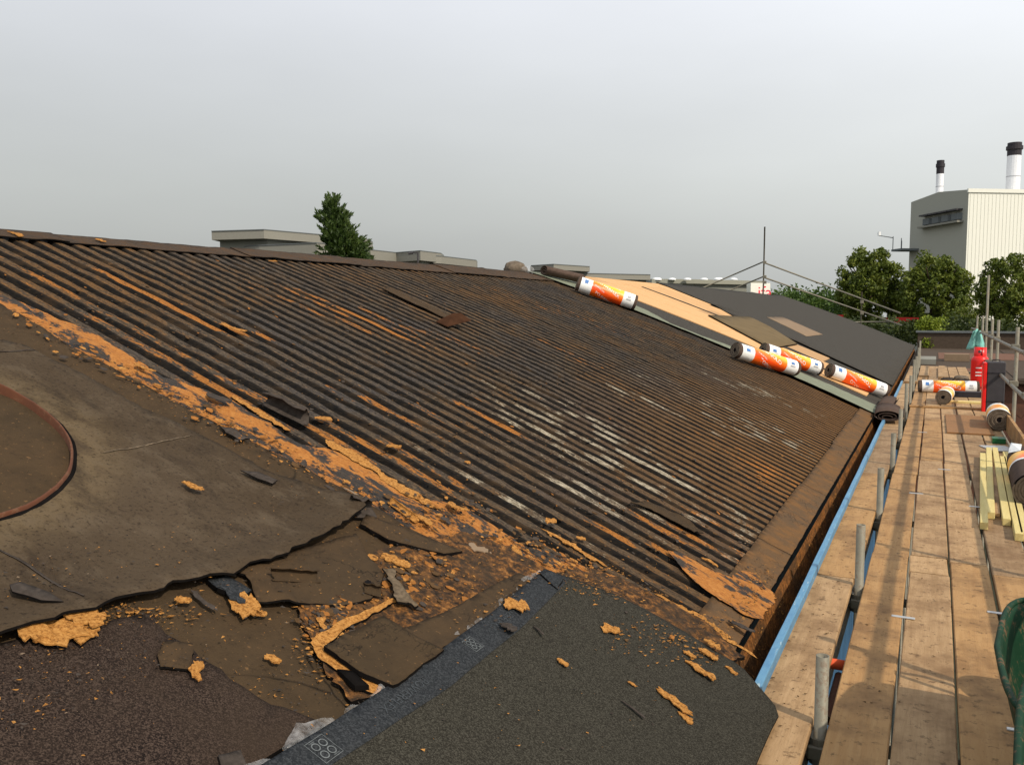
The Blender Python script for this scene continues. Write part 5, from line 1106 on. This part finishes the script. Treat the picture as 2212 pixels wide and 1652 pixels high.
# cladding ribs on the sunlit face and eaves trim
V_, F_2 = [], []
for i in range(0, 64):
    p = C0+dR*(i*.5+.25)-dL*.05; o_ = len(V_)
    for (a, b) in ((-.02, 0), (.02, 0), (.02, .007), (-.02, .007)):
        for z in (-6.5, zt-.35): q = p+dR*a+dL*b; V_.append((q.x, q.y, z))
    F_2 += [(o_, o_+2, o_+3, o_+1), (o_+2, o_+4, o_+5, o_+3), (o_+6, o_, o_+1, o_+7)]
o = gpart(g6, 'cladding_ribs', (V_, F_2), 'wallw'); o['kind'] = 'stuff'
q0 = C0-dR*.15-dL*.15; q1 = C0+dR*60-dL*.15; gpart(g6, 'eaves_trim', prism([q0, q1], offs([q0, q1], .3), zt-.35, zt+.12), 'wallw')
for (u, y0, y1, yb, w_, dd) in [(2029, 347, 376, 418, 15, 120), (2187, 309, 337, 418, 27, 118)]:
    c = far(u, 420, dd); zt_ = far(u, y0, dd).z; zm = far(u, y1, dd).z; r_ = w_/2/FP*dd
    gpart(g6, 'flue', tube((c.x, c.y, 14.8), (c.x, c.y, zm), r_, 18), 'chrome'); gpart(g6, 'flue_cap', tube((c.x, c.y, zm), (c.x, c.y, zt_), r_*1.02, 18), 'black')
    gpart(g6, 'flue_collar', tube((c.x, c.y, zt_-.9), (c.x, c.y, zt_-.45), r_*1.2, 18), 'black'); gpart(g6, 'flue_band', tube((c.x, c.y, (13.5+zm)/2+.8), (c.x, c.y, (13.5+zm)/2+.9), r_*1.03, 18), 'greyp')
# louvre gallery and little platform on the shaded face
def onL(l, z, out_=0.): p = C0+dL*l-dR*out_; return Vector((p.x, p.y, z))
for i in range(4):
    a, b = 1.0+i*2.1, 1.0+(i+1)*2.1-.12; P_ = [onL(a, 0, .02), onL(b, 0, .02)]; Q_ = [onL(a, 0, .9), onL(b, 0, .9)]
    gpart(g6, 'louvre', prism(Q_, P_, 12.75, 12.95), 'dark'); gpart(g6, 'louvre_box', prism([onL(a+.3, 0, .5), onL(b-.3, 0, .5)], P_, 11.6, 12.4), 'topd')
gpart(g6, 'louvre_sill', prism([onL(.8, 0, .9), onL(9.6, 0, .9)], [onL(.8, 0, .02), onL(9.6, 0, .02)], 11.2, 11.45), 'fascia')
gpart(g6, 'platform', prism([onL(10.4, 0, 2.6), onL(12.9, 0, 2.6)], [onL(10.4, 0, .02), onL(12.9, 0, .02)], 8.3, 8.6), 'topd')
for (l, o_, h) in ((10.6, 2.5, 10.0), (12.7, 2.5, 10.4), (12.7, 1.2, 9.8)): p = onL(l, 8.5, o_); gpart(g6, 'platform_post', tube(p, (p.x, p.y, h), .06, 6), 'topd')
p = onL(12.7, 10.2, 2.5); q = onL(12.7, 10.5, 4.6); gpart(g6, 'lamp_arm', tube(p, q, .06, 6), 'topd'); gpart(g6, 'lamp', tube(q, (q.x, q.y, q.z+.5), .22, 8), 'dome')
for z in (2.6, 3.6): gpart(g6, 'platform_rail', tube(onL(12.7, z, .1), onL(14.5, z, 2.), .05, 6), 'topd')

# lamp post behind the ridge
lp = empty('lamp_post', Vector(far(904, 700, 50)[:2]+(-6.5,)), 'small dark lamp post seen above the ridge before the grey wing', 'lamp post')
t_ = far(906, 546, 50); gpart(lp, 'post', tube((lp.location.x, lp.location.y, -6.5), (lp.location.x, lp.location.y, t_.z), .05, 8), 'dark'); q = Vector((lp.location.x, lp.location.y, t_.z)); gpart(lp, 'arm', tube(q, q-Rv*.3, .04, 6), 'dark'); gpart(lp, 'lamp_head', tube(q-Rv*.28, q-Rv*.55-Vector((0, 0, .05)), .07, 8), 'dark')

# ================================================================== TREES
def leaves(cl, n_, size, rr, squash=1., face=None):
    """cl: list of clumps (centre, radius); returns small leaf quads"""
    vs = []; fs = []
    for i in range(n_):
        c, r_ = rr.choice(cl); v = Vector((rr.gauss(0, 1), rr.gauss(0, 1), rr.gauss(0, 1)*squash)).normalized()*r_*rr.random()**.4
        p = c+v; s = size*rr.uniform(.6, 1.3); a = Vector((rr.uniform(-1, 1), rr.uniform(-1, 1), rr.uniform(-1, 1))).normalized(); b = a.orthogonal().normalized(); b = (Matrix.Rotation(rr.uniform(0, 6.3), 3, a) @ b); d = a.cross(b); o_ = len(vs)
        vs += [p-b*s, p+d*s*.55, p+b*s, p-d*s*.55]; fs.append((o_, o_+1, o_+2, o_+3))
    return vs, fs
def broadleaf(u, ytop, ybot, wpx, d, label, seed, n_=21000, mat='leaf'):
    rr = random.Random(seed); top = far(u, ytop, d); bot = far(u, ybot, d); W = wpx/FP*d/2; H = (top.z-bot.z)/2; cz = (top.z+bot.z)/2
    base = Vector((top.x, top.y, -6.5)); root = empty('broadleaf_tree', base, label, 'tree', 'trees before the white factory'); cl = []
    for i in range(260):
        th = rr.uniform(0, 2*math.pi); ph = math.acos(rr.uniform(-1, 1)); q = rr.uniform(.35, 1.0)**.6*(1+.12*fbm(math.cos(th)*2+seed, math.sin(th)*2, ph*2)); 
        c = Vector((W*q*math.sin(ph)*math.cos(th), W*q*math.sin(ph)*math.sin(th), cz+6.5+H*q*math.cos(ph)*.98)); cl.append((c*1, W*rr.uniform(.09, .22)))
    v_, f_ = leaves(cl, n_, W*.052, rr); link('crown', mesh('crown', v_, f_, M[mat]), root)
    v_, f_ = tube((0, 0, 0), (0, 0, cz+6.5), .22, 8); t2 = [(v_, f_)]
    for i in range(9): th = rr.uniform(0, 6.3); z0 = rr.uniform(cz+6.5-H*.9, cz+6.5); t2.append(tube((0, 0, z0), (W*.75*math.cos(th), W*.75*math.sin(th), z0+H*.7), .05, 6))
    V_, F_, _ = join(*t2); link('trunk', mesh('trunk', V_, F_, M['bark']), root); return root
broadleaf(1882, 534, 730, 142, 78, 'round broadleaf tree at the left of the three, clear of the factory front', 1)
broadleaf(2020, 547, 735, 150, 74, 'middle broadleaf tree overlapping the factory corner', 2)
broadleaf(2178, 549, 712, 128, 62, 'rightmost broadleaf tree, cut by the edge of the picture', 3, 15000)
broadleaf(2085, 660, 760, 90, 68, 'low bushy tree under the gap between the middle and right trees', 4, 9000)
# conifer
rr = random.Random(17); tp = far(713, 413, 40); cb = empty('conifer', (far(745, 500, 40).x, far(745, 500, 40).y, -6.5), 'dark pointed conifer rising behind the ridge before the grey building', 'tree'); vs = []; fs = []
ztop = tp.z+6.0
for i in range(900):
    t = rr.random()**.7; z = ztop-.1-t*7.2; th = rr.uniform(0, 2*math.pi); rad = (.07+.60*t**.62*3.9*(1+.22*math.sin(th*3+z*2.6)))*(.55+.6*rr.random()); lean = -(Rv)*(.68*max(0, 1-t*3.2))
    st_ = Vector((0, 0, z-.25))+lean; en = Vector((math.cos(th)*rad, math.sin(th)*rad, z+.25+.45*rr.random()))+lean
    for k in range(60):
        q = rr.random()**.8; c = st_.lerp(en, q)+Vector((rr.gauss(0, .07), rr.gauss(0, .07), rr.gauss(0, .07)))*(1.15-.75*q); dr = (en-st_).normalized()+Vector((rr.gauss(0, .45), rr.gauss(0, .45), rr.gauss(.1, .45))); dr.normalize(); s = rr.uniform(.08, .18); n3 = dr.orthogonal().normalized()*s*.26; o_ = len(vs)
        vs += [c-dr*s*.6, c+n3, c+dr*s, c-n3]; fs.append((o_, o_+1, o_+2, o_+3))
link('crown', mesh('crown', vs, fs, M['leafc']), cb); v_, f_ = tube((0, 0, 0), (0, 0, ztop-2), .13, 8); link('trunk', mesh('trunk', v_, f_, M['bark']), cb)
# far wood and scrub behind the low building (one mass)
rr = random.Random(4); cl = []
for i in range(170):
    u = rr.uniform(1660, 1840); d = rr.uniform(125, 150); yt = 640+14*fbm(u*.02, 3)+rr.uniform(0, 70); c = far(u, yt, d); cl.append((c, rr.uniform(1.0, 2.3)))
v_, f_ = leaves(cl, 16000, .30, rr); solo('distant_wood', v_, f_, M['leafh'], 'mid green wood beyond the far gable, left of the three trees', 'trees', None, False, None, 'stuff')
cl = []
for i in range(150):
    u = rr.uniform(1780, 2260); d = rr.uniform(56, 66); yt = 700+12*fbm(u*.03, 5)+rr.uniform(0, 40); cl.append((far(u, yt, d), rr.uniform(.4, .9)))
v_, f_ = leaves(cl, 13000, .13, rr); solo('scrub', v_, f_, M['leafd'], 'dark scrub below the trees along the parapet of the low building', 'bushes', None, False, None, 'stuff')
cl = [(far(rr.uniform(1985, 2040), rr.uniform(692, 712), 55), .4) for i in range(20)]
v_, f_ = leaves(cl, 1400, .10, rr); solo('bush', v_, f_, M['leafy'], 'bright yellow green bush just above the parapet under the middle tree', 'bush')
cl = [(far(rr.uniform(1995, 2025), rr.uniform(735, 752), 47), .3) for i in range(14)]
v_, f_ = leaves(cl, 900, .08, rr); solo('bush', v_, f_, M['leafy'], 'small green bush between the pinkish felt roofs', 'bush')
# red trailer seen through the leaves
for (u0, u1, v0, v1, lbx) in [(1806, 1822, 680, 689, 'small red vehicle top left of the trees behind the far roof'), (1932, 1985, 686, 697, 'longer red vehicle roof under the middle tree')]:
    a, b = far(u0, v0, 68), far(u1, v0, 68); z0 = far(u0, v1, 68).z; o_ = grp('trailer', Vector((a.x, a.y, -6.5)), lbx, 'trailer'); gpart(o_, 'body', prism([a, b], offs([a, b], 2), z0, a.z), 'dred'); gpart(o_, 'chassis', prism([a, b], offs([a, b], 2), z0-.6, z0-.01), 'dark')
    for q in (.2, .8): c = a.lerp(b, q)+Fh*.2; gpart(o_, 'wheel', tube((c.x, c.y, -6.0), (c.x+Fh.x*.3, c.y+Fh.y*.3, -6.0), .5, 14), 'black')
